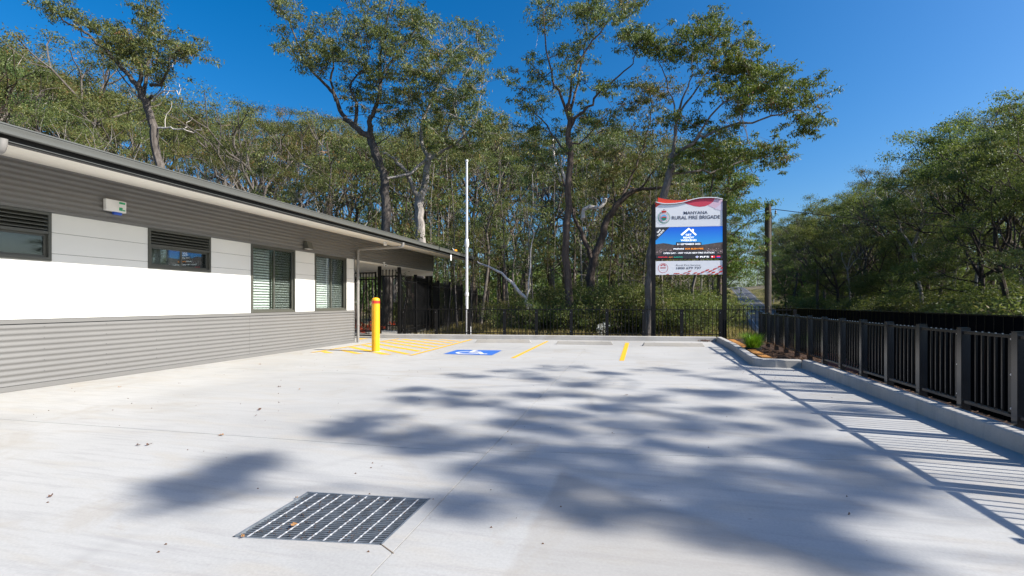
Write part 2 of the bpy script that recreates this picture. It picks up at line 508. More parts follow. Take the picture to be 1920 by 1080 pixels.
def height(x, y):
    if x < 3.6 and y < 16.2 and x > -25: return -0.4
    if 3.6 <= x < 6.0 and y < 16.6:
        return -0.12 if y > 11 and x < 3.9 else -1.15
    rx, rz = road_x(y), road_z(y)
    d = abs(x - rx)
    if x < rx:
        base = -0.15 - 1.1 * sstep(26, 42, y)
        base = base + (rz + 0.8 - base) * sstep(60, 130, y)
    else:
        base = rz + 1.3 * sstep(6, 18, d) + 0.02 * max(0, d - 18)
    t = sstep(3.9, 8.0, d)
    z = (rz - 0.08) * (1 - t) + base * t
    if x < rx and y < 26: z = max(z, -0.15 - 1.5 * sstep(4.8, 6.5, x))
    w = sstep(5, 14, d)
    return z + w * 0.12 * (math.sin(x * 0.7 + 1) * math.cos(y * 0.53) + 0.5 * math.sin(x * 1.9 + y * 1.3))
def spaced(vals):
    return sorted(set(round(v, 3) for v in vals))
xs = spaced([-400, -300, -200, -150, -110, -85] + [-70 + i * 2.5 for i in range(19)] + [-24.5 + i * 1.0 for i in range(28)] + [3.55, 3.6, 3.92, 5.95, 6.0] +
            [4.5 + i * 0.75 for i in range(30)] + [27 + i * 1.5 for i in range(28)] + [70 + i * 5 for i in range(12)] + [140, 170, 220, 300, 400])
ys = spaced([-120, -80, -50, -30, -18] + [-12 + i * 2 for i in range(14)] + [16.15, 16.25, 16.55, 16.65] + [17 + i * 1.0 for i in range(45)] + [63 + i * 3 for i in range(30)] + [155 + i * 8 for i in range(24)] + [380, 450, 550, 700])
tb = MB()
tb.v = [(x, y, height(x, y)) for y in ys for x in xs]
nx_ = len(xs)
tb.f = [(j * nx_ + i, j * nx_ + i + 1, (j + 1) * nx_ + i + 1, (j + 1) * nx_ + i) for j in range(len(ys) - 1) for i in range(nx_ - 1)]
tag(tb.build('ground', M_ground, smooth=True), kind='structure')

def ribbon(name, off0, off1, z_up, m, step=3.0, y0=-60, y1=330, segs=None, parent=None):
    b = MB()
    n = int((y1 - y0) / step)
    rows = []
    for i in range(n + 1):
        y = y0 + (y1 - y0) * i / n
        x = road_x(y); dx = (road_x(y + .5) - road_x(y - .5))
        nrm = Vector((1, -dx, 0)).normalized()
        p = Vector((x, y, road_z(y) + z_up))
        rows.append((p + nrm * off0, p + nrm * off1))
    for i in range(n):
        if segs and int((y0 + (y1 - y0) * i / n) // segs) % 2: continue
        a, c = rows[i], rows[i + 1]
        b.add([a[0], a[1], c[1], c[0]], [(0, 1, 2, 3)])
    return b.build(name, m, parent)
road = tag(ribbon('road', -3.5, 3.5, 0.0, M_asph), kind='structure')
ribbon('edge_line', -2.99, -2.88, 0.01, M_worn, parent=road)
ribbon('edge_line', 2.88, 2.99, 0.01, M_worn, parent=road)
ribbon('centre_line', -0.07, 0.07, 0.01, M_worn, parent=road)

# ------------------------------------------------------------------ car park slabs
WX = -8.78
K0, K1 = gp(712, 634), gp(1343, 640.5)
K0.z = K1.z = 0
BD = (K1 - K0).normalized()
BN = Vector((-BD.y, BD.x, 0))
SKX = 3.22
GR = [gp(435, 1007), gp(715, 1022), gp(807, 935), gp(577, 922)]    # grate corners
lot = thing('concrete_pavement', None, None)
tag(lot, kind='structure')
bm = bmesh.new()
outline = [(-14, -5), (SKX + 0.02, -5), (SKX + 0.02, 10.66), (2.45, 10.66), (2.45, 10.9), tuple((K1 + Vector((0.02, 0, 0)))[:2]), tuple(K0[:2]), (-14, K0.y - 0.3)]
bm.faces.new([bm.verts.new((x, y, 0)) for x, y in outline])
def cut(bm, A, B, faces=None):
    d = (B - A); n = Vector((-d.y, d.x, 0)).normalized()
    fs = faces if faces is not None else list(bm.faces)
    geom = set(fs)
    for f in fs:
        geom.update(f.edges); geom.update(f.verts)
    bmesh.ops.bisect_plane(bm, geom=list(geom), plane_co=A, plane_no=n, dist=1e-5)
JL = (gp(697, 1077), gp(1090, 662))
cut(bm, *JL)
def right_of(f):
    c = f.calc_center_median(); d = JL[1] - JL[0]
    return (c.x - JL[0].x) * d.y - (c.y - JL[0].y) * d.x > 0
L_lines = [(gp(45, 789), gp(770, 840)), (gp(360, 687), gp(950, 714))]
R_lines = [(gp(960, 846), gp(1460, 859)), (gp(960, 715), gp(1610, 727))]
for a, b in L_lines: cut(bm, a, b, [f for f in bm.faces if not right_of(f)])
for a, b in R_lines: cut(bm, a, b, [f for f in bm.faces if right_of(f)])
polys = [[v.co.copy() for v in f.verts] for f in bm.faces]
bm.free()
gc = sum(GR, Vector()) / 4
def inside(p, poly):
    c = False; n = len(poly)
    for i in range(n):
        a, b = poly[i], poly[(i + 1) % n]
        if (a.y > p.y) != (b.y > p.y) and p.x < (b.x - a.x) * (p.y - a.y) / (b.y - a.y) + a.x: c = not c
    return c
GAP = 0.0032
def slab(poly):
    bm = bmesh.new()
    f = bm.faces.new([bm.verts.new(p) for p in poly])
    bm.normal_update()
    if f.normal.z < 0: bmesh.ops.reverse_faces(bm, faces=[f])
    bmesh.ops.inset_region(bm, faces=[f], thickness=GAP, use_boundary=True, use_even_offset=True)
    vs = [v.co.copy() for v in f.verts]
    bm.free()
    return vs
cutme = None
for p in polys:
    inner = slab(p)
    b = MB().poly(inner, 0.12)
    o = b.build('slab', M_conc, lot)
    if inside(gc, p):
        cb = MB().poly([g + Vector((0, 0, 0.3)) for g in GR], 0.8)
        co = cb.build('cutter', None)
        md = o.modifiers.new('hole', 'BOOLEAN'); md.operation = 'DIFFERENCE'; md.object = co; md.solver = 'EXACT'
        dg = bpy.context.evaluated_depsgraph_get()
        me2 = bpy.data.meshes.new_from_object(o.evaluated_get(dg))
        o.modifiers.clear()
        o.data = me2
        bpy.data.objects.remove(co)
bb = MB().poly([Vector((x, y, -0.13)) for x, y in outline])
bme = bb.build('joint_bed', M_joint, lot)
bm = bmesh.new(); bm.from_mesh(bme.data)
for i in range(4): cut(bm, GR[i], GR[(i + 1) % 4])
for f in list(bm.faces):
    if inside(f.calc_center_median(), GR): bmesh.ops.delete(bm, geom=[f], context='FACES')
bm.to_mesh(bme.data); bm.free()

# ------------------------------------------------------------------ drain grate
gt = thing('drain_grate', 'square galvanised steel drain grate set in the concrete in the foreground', 'drain grate', gc)
def gq(s, t, z=0.0):
    a = GR[0].lerp(GR[1], s); b = GR[3].lerp(GR[2], s)
    p = a.lerp(b, t) - gc
    return Vector((p.x, p.y, z))
g = MB()
for a, b in (((0, 0), (1, 0)), ((1, 0), (1, 1)), ((1, 1), (0, 1)), ((0, 1), (0, 0))):
    p, q = gq(*a), gq(*b)
    cen = gq(.5, .5); off = (cen - (p + q) / 2).normalized() * 0.006
    g.bar(p + off + Vector((0, 0, -0.010)), q + off + Vector((0, 0, -0.010)), 0.012, 0.022)
g.build('frame', M_galv, gt)
NB = 27
for i in range(NB):
    t = (i + 0.7) / (NB + 0.4)
    MB().bar(gq(0.012, t, -0.019), gq(0.988, t, -0.019), 0.0055, 0.024).build('bearing_bar', M_galv, gt)
for i in range(9):
    s = 0.085 + i * 0.103
    b = MB()
    a_, b_ = gq(s, 0.012, -0.005), gq(s, 0.988, -0.005)
    n = 46
    dirn = (b_ - a_).normalized(); side = dirn.cross(Vector((0, 0, 1)))
    prev = None; o = 0
    for k in range(n + 1):
        p = a_.lerp(b_, k / n); an = k * 0.9
        q = side * math.cos(an) * 0.0042 + Vector((0, 0, 1)) * math.sin(an) * 0.0042
        w = side * -math.sin(an) * 0.0020 + Vector((0, 0, 1)) * math.cos(an) * 0.0020
        b.v += [tuple(p + q + w), tuple(p + q - w), tuple(p - q - w), tuple(p - q + w)]
        if k:
            for j in range(4):
                x, y = (k - 1) * 4 + j, (k - 1) * 4 + (j + 1) % 4
                b.f.append((x, y, y + 4, x + 4))
    b.build('cross_rod', M_rod, gt)
pit = MB()
T = [gq(0, 0), gq(1, 0), gq(1, 1), gq(0, 1)]
Bt = [p + Vector((0, 0, -0.55)) for p in T]
Tt = [p + Vector((0, 0, -0.05)) for p in T]
pit.add(Tt + Bt, [(0, 1, 5, 4), (1, 2, 6, 5), (2, 3, 7, 6), (3, 0, 4, 7), (4, 5, 6, 7)])
pit.build('pit', M_dark, gt)
# short saw cut from the grate corner to the joint
MB().bar(GR[1] + Vector((0.005, 0, 0.0012)), gp(738, 1038) + Vector((0, 0, 0.0012)), 0.006, 0.002).build('saw_cut', M_joint, lot)

# ------------------------------------------------------------------ kerbs
def kerb(name, pts, w, h, label, side=1, round_=0.02):
    """pts follow the foot of the face towards the car park, the kerb lies on the left of the walk when side=1"""
    b = MB()
    n = len(pts)
    prof = [(0, -0.1), (0.008, h - round_), (0.02, h - 0.004), (0.035, h), (w - 0.01, h), (w, h - 0.01), (w, -0.1)]
    for i, p in enumerate(pts):
        if i == 0: d = (pts[1] - p).normalized(); nrm = Vector((-d.y, d.x, 0)) * side
        elif i == n - 1: d = (p - pts[-2]).normalized(); nrm = Vector((-d.y, d.x, 0)) * side
        else:
            d0 = (p - pts[i - 1]).normalized(); d1 = (pts[i + 1] - p).normalized()
            n0 = Vector((-d0.y, d0.x, 0)); n1 = Vector((-d1.y, d1.x, 0))
            nrm = (n0 + n1).normalized(); nrm = nrm / max(0.3, nrm.dot(n0)) * side
        for (o, z) in prof:
            q = p + nrm * o
            b.v.append((q.x, q.y, z))
    k = len(prof)
    for i in range(n - 1):
        for j in range(k - 1):
            a = i * k + j
            b.f.append((a, a + 1, a + 1 + k, a + k))
    b.f.append(tuple(range(k))); b.f.append(tuple(range((n - 1) * k, n * k))[::-1])
    o = b.build(name, M_kerb)
    return tag(o, label, 'kerb')
V = Vector
kerb('kerb', [K0 + BD * (1 / 12 * i) * (K1 - K0).length for i in range(13)], 0.16, 0.155, 'straight pale concrete kerb under the back fence behind the wheel stops')
side_pts = [K1 + V((0.0, 0, 0)), V((2.60, 14.5, 0)), V((2.47, 12.6, 0)), V((2.38, 11.2, 0)), V((2.36, 10.95, 0)), V((2.40, 10.78, 0)), V((2.52, 10.68, 0)), V((2.75, 10.64, 0)), V((3.22, 10.66, 0))]
kerb('kerb', side_pts, 0.16, 0.16, 'curved pale concrete kerb round the garden bed with the green clump')
kerb('kerb', [V((SKX, y, 0)) for y in (10.66, 8, 5.5, 3, 0, -4)], 0.165, 0.17, 'long concrete kerb running under the black balustrade on the right')

# ------------------------------------------------------------------ wheel stops, markings, bollard
for (u0, v0, u1, v1, w) in ((891, 642.3, 996, 642.8, 'leftmost of the three, nearest the blue disabled symbol'), (1042, 645.6, 1150, 646.8, 'middle one, between the two yellow bay lines'), (1205, 649.0, 1322, 650.0, 'rightmost of the three, below the roadside sign')):
    A, B = gp(u0, v0), gp(u1, v1)
    L = (B - A).length
    rz = math.atan2((B - A).y, (B - A).x)
    t = thing('wheel_stop', 'concrete wheel stop, ' + w, 'wheel stop', (A + B) / 2, rz, 'concrete wheel stops along the back kerb')
    b = MB()
    pr = [(-0.0, 0.0), (0.03, 0.10), (0.12, 0.10), (0.15, 0.0)]
    h = L / 2
    b.add([(-h, y, z) for y, z in pr] + [(-h + .06, y, z) if z > 0.05 else (-h, y, z) for y, z in pr] + [(h - .06, y, z) if z > 0.05 else (h, y, z) for y, z in pr],
          [(4, 5, 9, 8), (5, 6, 10, 9), (6, 7, 11, 10), (4, 8, 11, 7), (4, 7, 6, 5), (8, 9, 10, 11)])
    b.build('block', M_stop, t, bevel=0.008)
    for sx_ in (-.6, .6):
        MB().lathe([(0.018, 0.1), (0.018, 0.104)], sx_ * h, 0.075, 10).build('fixing_bolt', M_screw, t)

def flat(pts, z=0.004):
    return [V((p.x, p.y, z)) for p in pts]
def quadpx(pxs, z=0.004):
    return flat([gp(u, v) for u, v in pxs], z)
def z3(x, y): return (570 + x / 4.923, 620 + y / 4.923)
hz = thing('hatched_zone', 'yellow diagonal hatched no parking area beside the yellow bollard', 'floor marking')
stripes = [[(155, 192), (205, 190), (275, 208), (190, 206)], [(315, 180), (370, 177), (545, 214), (470, 213)], [(410, 154), (460, 150), (812, 221), (722, 221)],
           [(525, 136), (572, 133), (990, 216), (940, 221)], [(640, 122), (690, 119), (1085, 187), (1045, 194)], [(715, 104), (762, 101), (1170, 165), (1140, 171)],
           [(800, 93), (850, 90), (1250, 148), (1215, 153)], [(885, 80), (935, 78), (1320, 130), (1288, 134)], [(1070, 80), (1112, 80), (1385, 113), (1355, 117)], [(1235, 82), (1277, 82), (1445, 98), (1420, 102)]]
for s in stripes:
    MB().poly(quadpx([z3(*p) for p in s])[::-1]).build('stripe', M_myel, hz)
MB().poly(quadpx([z3(965, 231), z3(1003, 230), z3(1558, 84), z3(1530, 83)], 0.008)).build('border_line', M_myel, hz)
MB().poly(quadpx([z3(60, 203), z3(92, 203), z3(885, 77), z3(862, 76)], 0.008)).build('border_line', M_myel, hz)
tag(MB().poly(quadpx([z3(487, 70), z3(600, 72), z3(510, 84), z3(487, 84)])[::-1]).build('yellow_threshold_marking', M_myel), 'short yellow marking on the path behind the downpipe', 'floor marking')
tag(MB().poly(quadpx([(957.5, 671.5), (965.5, 671.5), (1029.2, 639.8), (1024.5, 639.8)])).build('bay_line', M_myel), 'slanting yellow bay line right of the blue disabled symbol', 'bay line', 'yellow parking bay lines')
tag(MB().poly(quadpx([(1161.3, 676.4), (1170.3, 676.4), (1179.7, 643.0), (1172.5, 643.0)])).build('bay_line', M_myel), 'short steep yellow bay line between middle and right wheel stops', 'bay line', 'yellow parking bay lines')
ISA = quadpx([(831, 663.9), (922.4, 666.4), (941.3, 657.2), (857.4, 656)])
isa = thing('accessible_bay_symbol', 'blue square with white wheelchair symbol painted on the parking bay', 'floor marking', ISA[0])
MB().poly([p - ISA[0] for p in ISA]).build('blue_square', M_mblue, isa)
def iq(s, t, z=0.004):
    p = ISA[0].lerp(ISA[1], s).lerp(ISA[3].lerp(ISA[2], s), t) - ISA[0]
    return V((p.x, p.y, z))
wb = MB()
def strip(b, pts, w, z=0.004, f=iq):
    for (x0, y0), (x1, y1) in zip(pts, pts[1:]):
        d = math.hypot(x1 - x0, y1 - y0) or 1
        ox, oy = -(y1 - y0) / d * w / 2, (x1 - x0) / d * w / 2
        ex, ey = (x1 - x0) / d * w * .25, (y1 - y0) / d * w * .25
        b.add([f(x0 - ox - ex, y0 - oy - ey, z), f(x1 - ox + ex, y1 - oy + ey, z), f(x1 + ox + ex, y1 + oy + ey, z), f(x0 + ox - ex, y0 + oy - ey, z)], [(0, 1, 2, 3)])
        z += 0.00005
arc = [(0.44 + 0.24 * math.cos(math.radians(a)), 0.35 + 0.24 * math.sin(math.radians(a))) for a in range(110, 350, 12)]
strip(wb, arc, 0.07)
strip(wb, [(0.44, 0.74), (0.45, 0.44), (0.66, 0.42), (0.76, 0.16), (0.84, 0.19)], 0.085, 0.006)
strip(wb, [(0.45, 0.60), (0.62, 0.60)], 0.07, 0.0075)
hd = [(0.44 + 0.065 * math.cos(math.radians(a)), 0.85 + 0.065 * math.sin(math.radians(a))) for a in range(0, 360, 24)]
wb.add([iq(x, y, 0.0078) for x, y in hd], [tuple(range(len(hd)))])
wb.build('wheelchair_figure', M_mwhite, isa)

bp = gp(704.5, 659.5)
bo = thing('bollard', 'yellow steel bollard with a red band on the hatched area', 'bollard', bp)
MB().lathe([(0.103, 0), (0.103, 1.27)], n=28).build('post', M_yel, bo, smooth=True)
MB().lathe([(0.135, 0.001), (0.130, 0.012), (0.104, 0.016)], n=24).build('grout_ring', M_stop, bo)
MB().lathe([(0.1045, 1.27), (0.1045, 1.345)], n=28).build('red_band', M_red, bo, smooth=True)
MB().lathe([(0.103, 1.345), (0.103, 1.375), (0.098, 1.392), (0.085, 1.408), (0.05, 1.424), (0.012, 1.43)], n=28).build('domed_cap', M_yel, bo, smooth=True)

# ------------------------------------------------------------------ building
bld = thing('fire_station_building', 'single storey station with white boards and grey corrugated cladding on the left', 'building', (WX, 4.0, 0))
BO = V((WX, 4.0, 0))
def bl(b, name, m, parent=None, smooth=False, bevel=0.0):
    o = b.build(name, m, parent or bld, smooth, bevel)
    if parent is None: 
        o.location = -BO
    return o
Y0, YC, YE = -3.0, 13.95, 20.4
PITCH, AMP = 0.0846, 0.0085
def corrugated(y0, y1, z0, z1, x):
    b = MB()
    n = int((z1 - z0) / PITCH * 10)
    for i in range(n + 1):
        z = z0 + (z1 - z0) * i / n
        c = math.cos(2 * math.pi * (z - z0) / PITCH)
        xx = x - AMP + AMP * (abs(c) ** 0.8) * (1 if c > 0 else -1)
        b.v += [(xx, y0, z), (xx, y1, z)]
    for i in range(n):
        b.f.append((2 * i, 2 * i + 1, 2 * i + 3, 2 * i + 2))
    return b
lower_joints = [Y0, 1.9, 9.55, YC]
for a, b in zip(lower_joints, lower_joints[1:]):
    bl(corrugated(a + 0.002, b - 0.002, 0.085, 0.975, WX + 0.012), 'lower_cladding_sheet', M_clad, smooth=True)
up_joints = [Y0, 1.9, 9.55, 16.1, YE]
for a, b in zip(up_joints, up_joints[1:]):
    bl(corrugated(a + 0.002, b - 0.002, 2.745, 3.41, WX + 0.012), 'upper_cladding_sheet', M_clad, smooth=True)
# trims
bl(MB().box(WX - .03, WX + .014, Y0, YC, 0.004, 0.078), 'base_flashing', M_clad)
bl(MB().box(WX - .03, WX + .016, Y0, YC, 0.985, 1.045), 'sill_flashing', M_clad)
bl(MB().box(WX - .03, WX + .015, Y0, YE, 2.695, 2.742), 'head_flashing', M_clad)
bl(MB().box(WX - .20, WX - .035, Y0, YC - .02, 0.004, 3.38), 'wall_core', M_dark2)  # replaced at the windows below
core = bld.children[-1]
# windows: (y0, y1, z0, z1, type)
WINS = [(1.0, 2.2, 1.94, 2.688, 'h'), (4.10, 5.54, 1.94, 2.688, 'h'), (7.09, 8.46, 1.94, 2.688, 'h'), (9.59, 11.12, 1.05, 2.688, 't'), (11.95, 13.50, 1.05, 2.688, 't')]
bpy.data.objects.remove(core)
# wall backing split round the windows so the rooms behind are real
segs = []
yy = Y0
for w in WINS:
    segs.append((yy, w[0], 0.01, 3.38)); segs.append((w[0], w[1], 0.01, w[2])); segs.append((w[0], w[1], w[3], 3.38)); yy = w[1]
segs.append((yy, YC - 0.01, 0.01, 3.38))
cb = MB()
for a, b, c, d in segs: cb.box(WX - .14, WX - .032, a, b, c, d)
bl(cb, 'wall_frame', M_dark2)
# boards
ZB = [1.048, 1.39, 1.73, 2.06, 2.387, 2.693]
for k in range(5):
    z0, z1 = ZB[k] + 0.003, ZB[k + 1] - 0.003
    y = Y0; b = MB()
    for w in WINS + [(YC - 0.01, YC, 0, 9, 'end')]:
        if w[4] == 'end' or w[2] < z1 - 0.02:
            b.box(WX - .03, WX, y + 0.002, w[0] - 0.002, z0, z1)
            y = w[1]
            if w[2] > z0 + .02 and w[4] == 'h':        # the course is notched under a high window
                b.box(WX - .03, WX, w[0] - 0.002, w[1] + 0.002, z0, w[2] - 0.002)
            else:
                bl(b, 'wall_board', M_board); b = MB()
def window(y0, y1, z0, z1, kind):
    fr = MB()
    d0, d1, t = WX - 0.075, WX + 0.022, 0.042
    fr.box(d0, d1, y0, y0 + t, z0, z1).box(d0, d1, y1 - t, y1, z0, z1).box(d0, d1, y0 + t, y1 - t, z0, z0 + t + .012).box(d0, d1, y0 + t, y1 - t, z1 - t, z1)
    win = bl(fr, 'window', M_frame)
    def wp(b, name, m, **k):
        return b.build(name, m, win, **k)
    iy0, iy1, iz0, iz1 = y0 + t, y1 - t, z0 + t + .012, z1 - t
    if kind == 'h':
        lz = z1 - 0.29
        wp(MB().box(d0, d1 - .004, iy0, iy1, lz - .045, lz), 'transom', M_frame)
        for k in range(4):
            z = lz + 0.02 + k * 0.058
            wp(MB().add([(d1 - .01, iy0, z), (d1 - .01, iy1, z), (d0 + .02, iy1, z + .045), (d0 + .02, iy0, z + .045),
                         (d1 - .01, iy0, z + .012), (d1 - .01, iy1, z + .012), (d0 + .02, iy1, z + .057), (d0 + .02, iy0, z + .057)],
                        [(0, 1, 2, 3)[::-1], (4, 5, 6, 7), (0, 1, 5, 4), (2, 3, 7, 6)]), 'louvre', M_frame)
        iz1 = lz - .045
    ym = (iy0 + iy1) / 2
    s = 0.034
    # near sash sits in front, far sash behind with an insect screen
    for (a, b, dx, gm) in ((iy0, ym + .02, 0.0, M_glass), (ym - .02, iy1, -0.030, M_mesh)):
        xf = d1 - .022 + dx
        sa = MB()
        sa.box(xf - .022, xf, a, a + s, iz0, iz1).box(xf - .022, xf, b - s, b, iz0, iz1).box(xf - .022, xf, a + s, b - s, iz0, iz0 + s).box(xf - .022, xf, a + s, b - s, iz1 - s, iz1)
        so = wp(sa, 'sash', M_frame)
        MB().box(xf - .013, xf - .009, a + s, b - s, iz0 + s, iz1 - s).build('pane', gm, so)
        if gm is M_mesh:
            MB().box(xf - .019, xf - .015, a + s, b - s, iz0 + s, iz1 - s).build('pane', M_glass, so)
    if kind == 't':
        bx = WX - 0.12
        n = int((iz1 - iz0) / 0.066)
        me = MB().add([(0.02, 0, -.024), (0.02, 1, -.024), (-.012, 1, .022), (-.012, 0, .022), (.0215, 0, -.0225), (.0215, 1, -.0225), (-.0105, 1, .0235), (-.0105, 0, .0235)],
                      [(3, 2, 1, 0), (4, 5, 6, 7), (0, 1, 5, 4), (2, 3, 7, 6)]).mesh('blind_slat', M_blind)
        for (a, b) in ((iy0 + .01, ym - .03), (ym + .03, iy1 - .01)):
            for k in range(n):
                inst('blind_slat', me, win, (bx, a, iz0 + .03 + k * 0.066), scale=(1, b - a, 1))
    else:
        wp(MB().box(WX - .135, WX - .13, iy0, iy1, iz0, iz1), 'roller_blind', M_rblind)
for w in WINS: window(*w)
# rooms behind
bl(MB().box(-13.0, WX - .16, Y0, YC - .05, -.02, .0), 'room_floor', M_dark2)
bl(MB().box(-13.1, -13.0, Y0, YC - .05, 0, 3.4), 'room_back_wall', M_dark2)
bl(MB().box(-13.0, WX - .14, YC - .09, YC - .005, 0.01, 3.38), 'end_wall', M_board)
bl(MB().box(-13.0, WX - .14, Y0, Y0 + .08, 0.01, 3.38), 'end_wall', M_board)
bl(MB().box(WX - .14, WX + .018, YC - .008, YC + .012, 0.01, 2.69), 'corner_flashing', M_clad)
# eave: soffit raking up to the wall, fascia, gutter, roof sheets
XG = -7.02
bl(MB().add([(XG - .12, Y0, 3.160), (XG - .12, YE + .6, 3.160), (WX + .0, YE + .6, 3.41), (WX + .0, Y0, 3.41), (XG - .12, Y0, 3.18), (XG - .12, YE + .6, 3.18), (WX, YE + .6, 3.42), (WX, Y0, 3.42)],
             [(0, 1, 2, 3)[::-1], (4, 5, 6, 7), (0, 1, 5, 4), (1, 2, 6, 5)]), 'soffit', M_soffit)
bl(MB().box(XG - .12, XG - .10, Y0, YE + .6, 3.155, 3.355), 'fascia', M_fascia)
bl(MB().box(XG - .098, XG - .085, Y0, YE + .6, 3.185, 3.195), 'fascia_bead', M_gutter)
gut = MB()
gp_ = [(XG - .10, 3.262), (XG - .018, 3.244), (XG - .002, 3.254), (XG, 3.268), (XG - .004, 3.310), (XG + .004, 3.325), (XG + .004, 3.345), (XG + .014, 3.35), (XG + .014, 3.366), (XG - .004, 3.37), (XG - .006, 3.355)]
for x, z in gp_: gut.v += [(x, Y0, z), (x, YE + .65, z)]
for i in range(len(gp_) - 1): gut.f.append((2 * i, 2 * i + 1, 2 * i + 3, 2 * i + 2))
gut.f.append(tuple(2 * i + 1 for i in range(len(gp_))))
bl(gut, 'gutter', M_gutter, smooth=True)
rf = MB()
nR = 160
zr = lambda x: 3.36 + (XG - .05 - x) * math.tan(math.radians(8.5))
bl(MB().add([(XG - .05, Y0, 3.362), (XG - .05, YE + .6, 3.362), (-17.5, YE + .6, zr(-17.5)), (-17.5, Y0, zr(-17.5)), (XG - .05, Y0, 3.342), (XG - .05, YE + .6, 3.342), (-17.5, YE + .6, zr(-17.5) - .02), (-17.5, Y0, zr(-17.5) - .02)],
             [(0, 1, 2, 3), (4, 5, 6, 7)[::-1], (0, 1, 5, 4)[::-1], (1, 2, 6, 5)[::-1], (2, 3, 7, 6)[::-1], (3, 0, 4, 7)[::-1]]), 'roof', M_gutter)
roof = bld.children[-1]
# porch over the side entry
bl(MB().box(-14.0, WX - .03, YC + .02, YE - .02, 2.76, 2.79), 'porch_ceiling', M_soffit)
bl(MB().box(-14.0, WX - .04, YE - .12, YE - .02, 2.50, 2.755), 'porch_beam', M_soffit)
bl(MB().box(WX - .20, WX - .045, YC + .02, YE - .14, 2.66, 2.756), 'porch_bulkhead', M_soffit)
bl(MB().box(WX - .17, WX - .05, YE - .14, YE - .02, -.3, 2.495), 'porch_post', M_black)
bl(MB().box(-14.0, -13.88, YE - .14, YE - .02, -.3, 2.495), 'porch_post', M_black)
bl(MB().box(-14.2, WX, YC + .02, YE + .3, -.12, -.006), 'porch_floor', M_conc)
# screws of the sheets, far too small to pick apart one by one
sc = MB()
for z in [0.085 + PITCH * (i + .0) for i in (2, 4, 6, 8, 10)] + [2.745 + PITCH * i for i in (1, 3, 5, 7)]:
    for k in range(26):
        y = Y0 + .35 + k * 0.9
        if z < 1 and y > YC - .1: continue
        if y > YE - .1: continue
        sc.box(WX + .011, WX + .017, y - .006, y + .006, z - .006, z + .006)
bl(sc, 'cladding_screws', M_screw)['kind'] = 'stuff'
# downpipes
def downpipe(y, full, label):
    t = thing('downpipe', label, 'downpipe', (WX + .085, y, 0))
    ox = WX + .085
    r = 0.046
    def P(x, z): return V((x - ox, 0, z))
    pts = []
    if full:
        pts += [P(ox, 0.01), P(ox, 2.92)]
        for a in range(0, 91, 15):
            pts.append(P(ox + .1 - .1 * math.cos(math.radians(a)), 2.93 + .1 * math.sin(math.radians(a))))
        x_e = XG - .17
        pts.append(P(x_e, 3.06))
        for a in range(15, 91, 15):
            pts.append(P(x_e + .09 * math.sin(math.radians(a)), 3.15 - .09 * math.cos(math.radians(a))))
        pts.append(P(XG - .075, 3.20))
    MB().tube(pts, r, 14).build('pipe', M_pipe, t, smooth=True)
    for z in (0.55, 1.9):
        MB().lathe([(r + .001, z), (r + .006, z + .002), (r + .006, z + .055), (r + .001, z + .057)], n=16).build('pipe_collar', M_pipe, t, smooth=True)
    MB().box(-.085, -.02, -.055, .055, 1.30, 1.33).build('bracket', M_pipe, t)
    return t
downpipe(14.04, True, 'grey round downpipe at the far corner of the building, elbowing out to the gutter')
downpipe(4.0, True, 'grey round downpipe at the left edge of the photo under the gutter')
# alarm box, wall light, sensor, cameras
ab = thing('alarm_box', 'small white alarm box with green label and blue lamp on upper cladding', 'alarm box', (WX + .02, 6.46, 2.97))
MB().box(0, .07, -.17, .17, -.10, .10).build('case', M_white, ab, bevel=0.008)
MB().box(.07, .073, .035, .15, -.08, .085).build('label_panel', M_white, ab)
MB().box(.0735, .0745, .04, .145, .045, .08).build('green_print', M_green, ab)
MB().box(.0735, .0745, .04, .10, -.07, -.015).build('green_print', M_green, ab)
MB().box(.0735, .0745, .105, .145, -.07, -.05).build('green_print', M_green, ab)
MB().tube([(.035, -.03, -.12), (.035, .10, -.12)], .028, 10).build('blue_lamp', M_blue, ab, smooth=True)
wl = thing('wall_light', 'dark wedge shaped wall light above the gap between two tall windows', 'wall light', (WX + .02, 11.55, 2.86))
MB().add([(0, -.11, -.09), (.17, -.11, -.09), (.17, .11, -.09), (0, .11, -.09), (0, -.11, .10), (.11, -.11, .10), (.11, .11, .10), (0, .11, .10)],
         [(0, 3, 2, 1), (4, 5, 6, 7), (0, 1, 5, 4), (1, 2, 6, 5), (2, 3, 7, 6), (3, 0, 4, 7)]).build('housing', M_frame, wl, bevel=0.006)
MB().box(.02, .15, -.09, .09, -.096, -.091).build('diffuser', M_white, wl)
def fixture(name, label, cat, loc, rz, body):
    t = thing(name, label, cat, loc, rz)
    body(t)
    return t
def camera_body(t):
    MB().lathe([(.045, 0), (.045, .03)], n=14).build('base_plate', M_white, t)
    MB().tube([(0, 0, -.005), (0.03, -.03, -.045)], .018, 8).build('arm', M_white, t)
    MB().bar((-.01, .02, -.06), (.09, -.10, -.10), .075, .075).build('camera_head', M_white, t, bevel=.01)
    MB().tube([(.089, -.099, -.0995), (.097, -.109, -.103)], .024, 12).build('lens', M_blackm, t)
cpos = on_line(717, (WX, 0), (WX, 10))
fixture('security_camera', 'white security camera on the cladding above the gate post', 'camera', (WX + .06, cpos.y, 2.72), 0.3, camera_body)
def sensor_body(t):
    MB().box(-.04, .04, -.06, .06, -.03, .0).build('base_plate', M_white, t)
    for s in (-1, 1):
        MB().tube([(0, s * .035, -.03), (.015, s * .05, -.10)], [.03, .036], 10).build('lamp_head', M_white, t, smooth=True)
sp_ = on_line(722, (-7.6, 0), (-7.6, 10))
fixture('sensor_light', 'white twin head sensor light under the eave beside the downpipe elbow', 'sensor light', (-7.6, sp_.y, 3.20), 0, sensor_body)
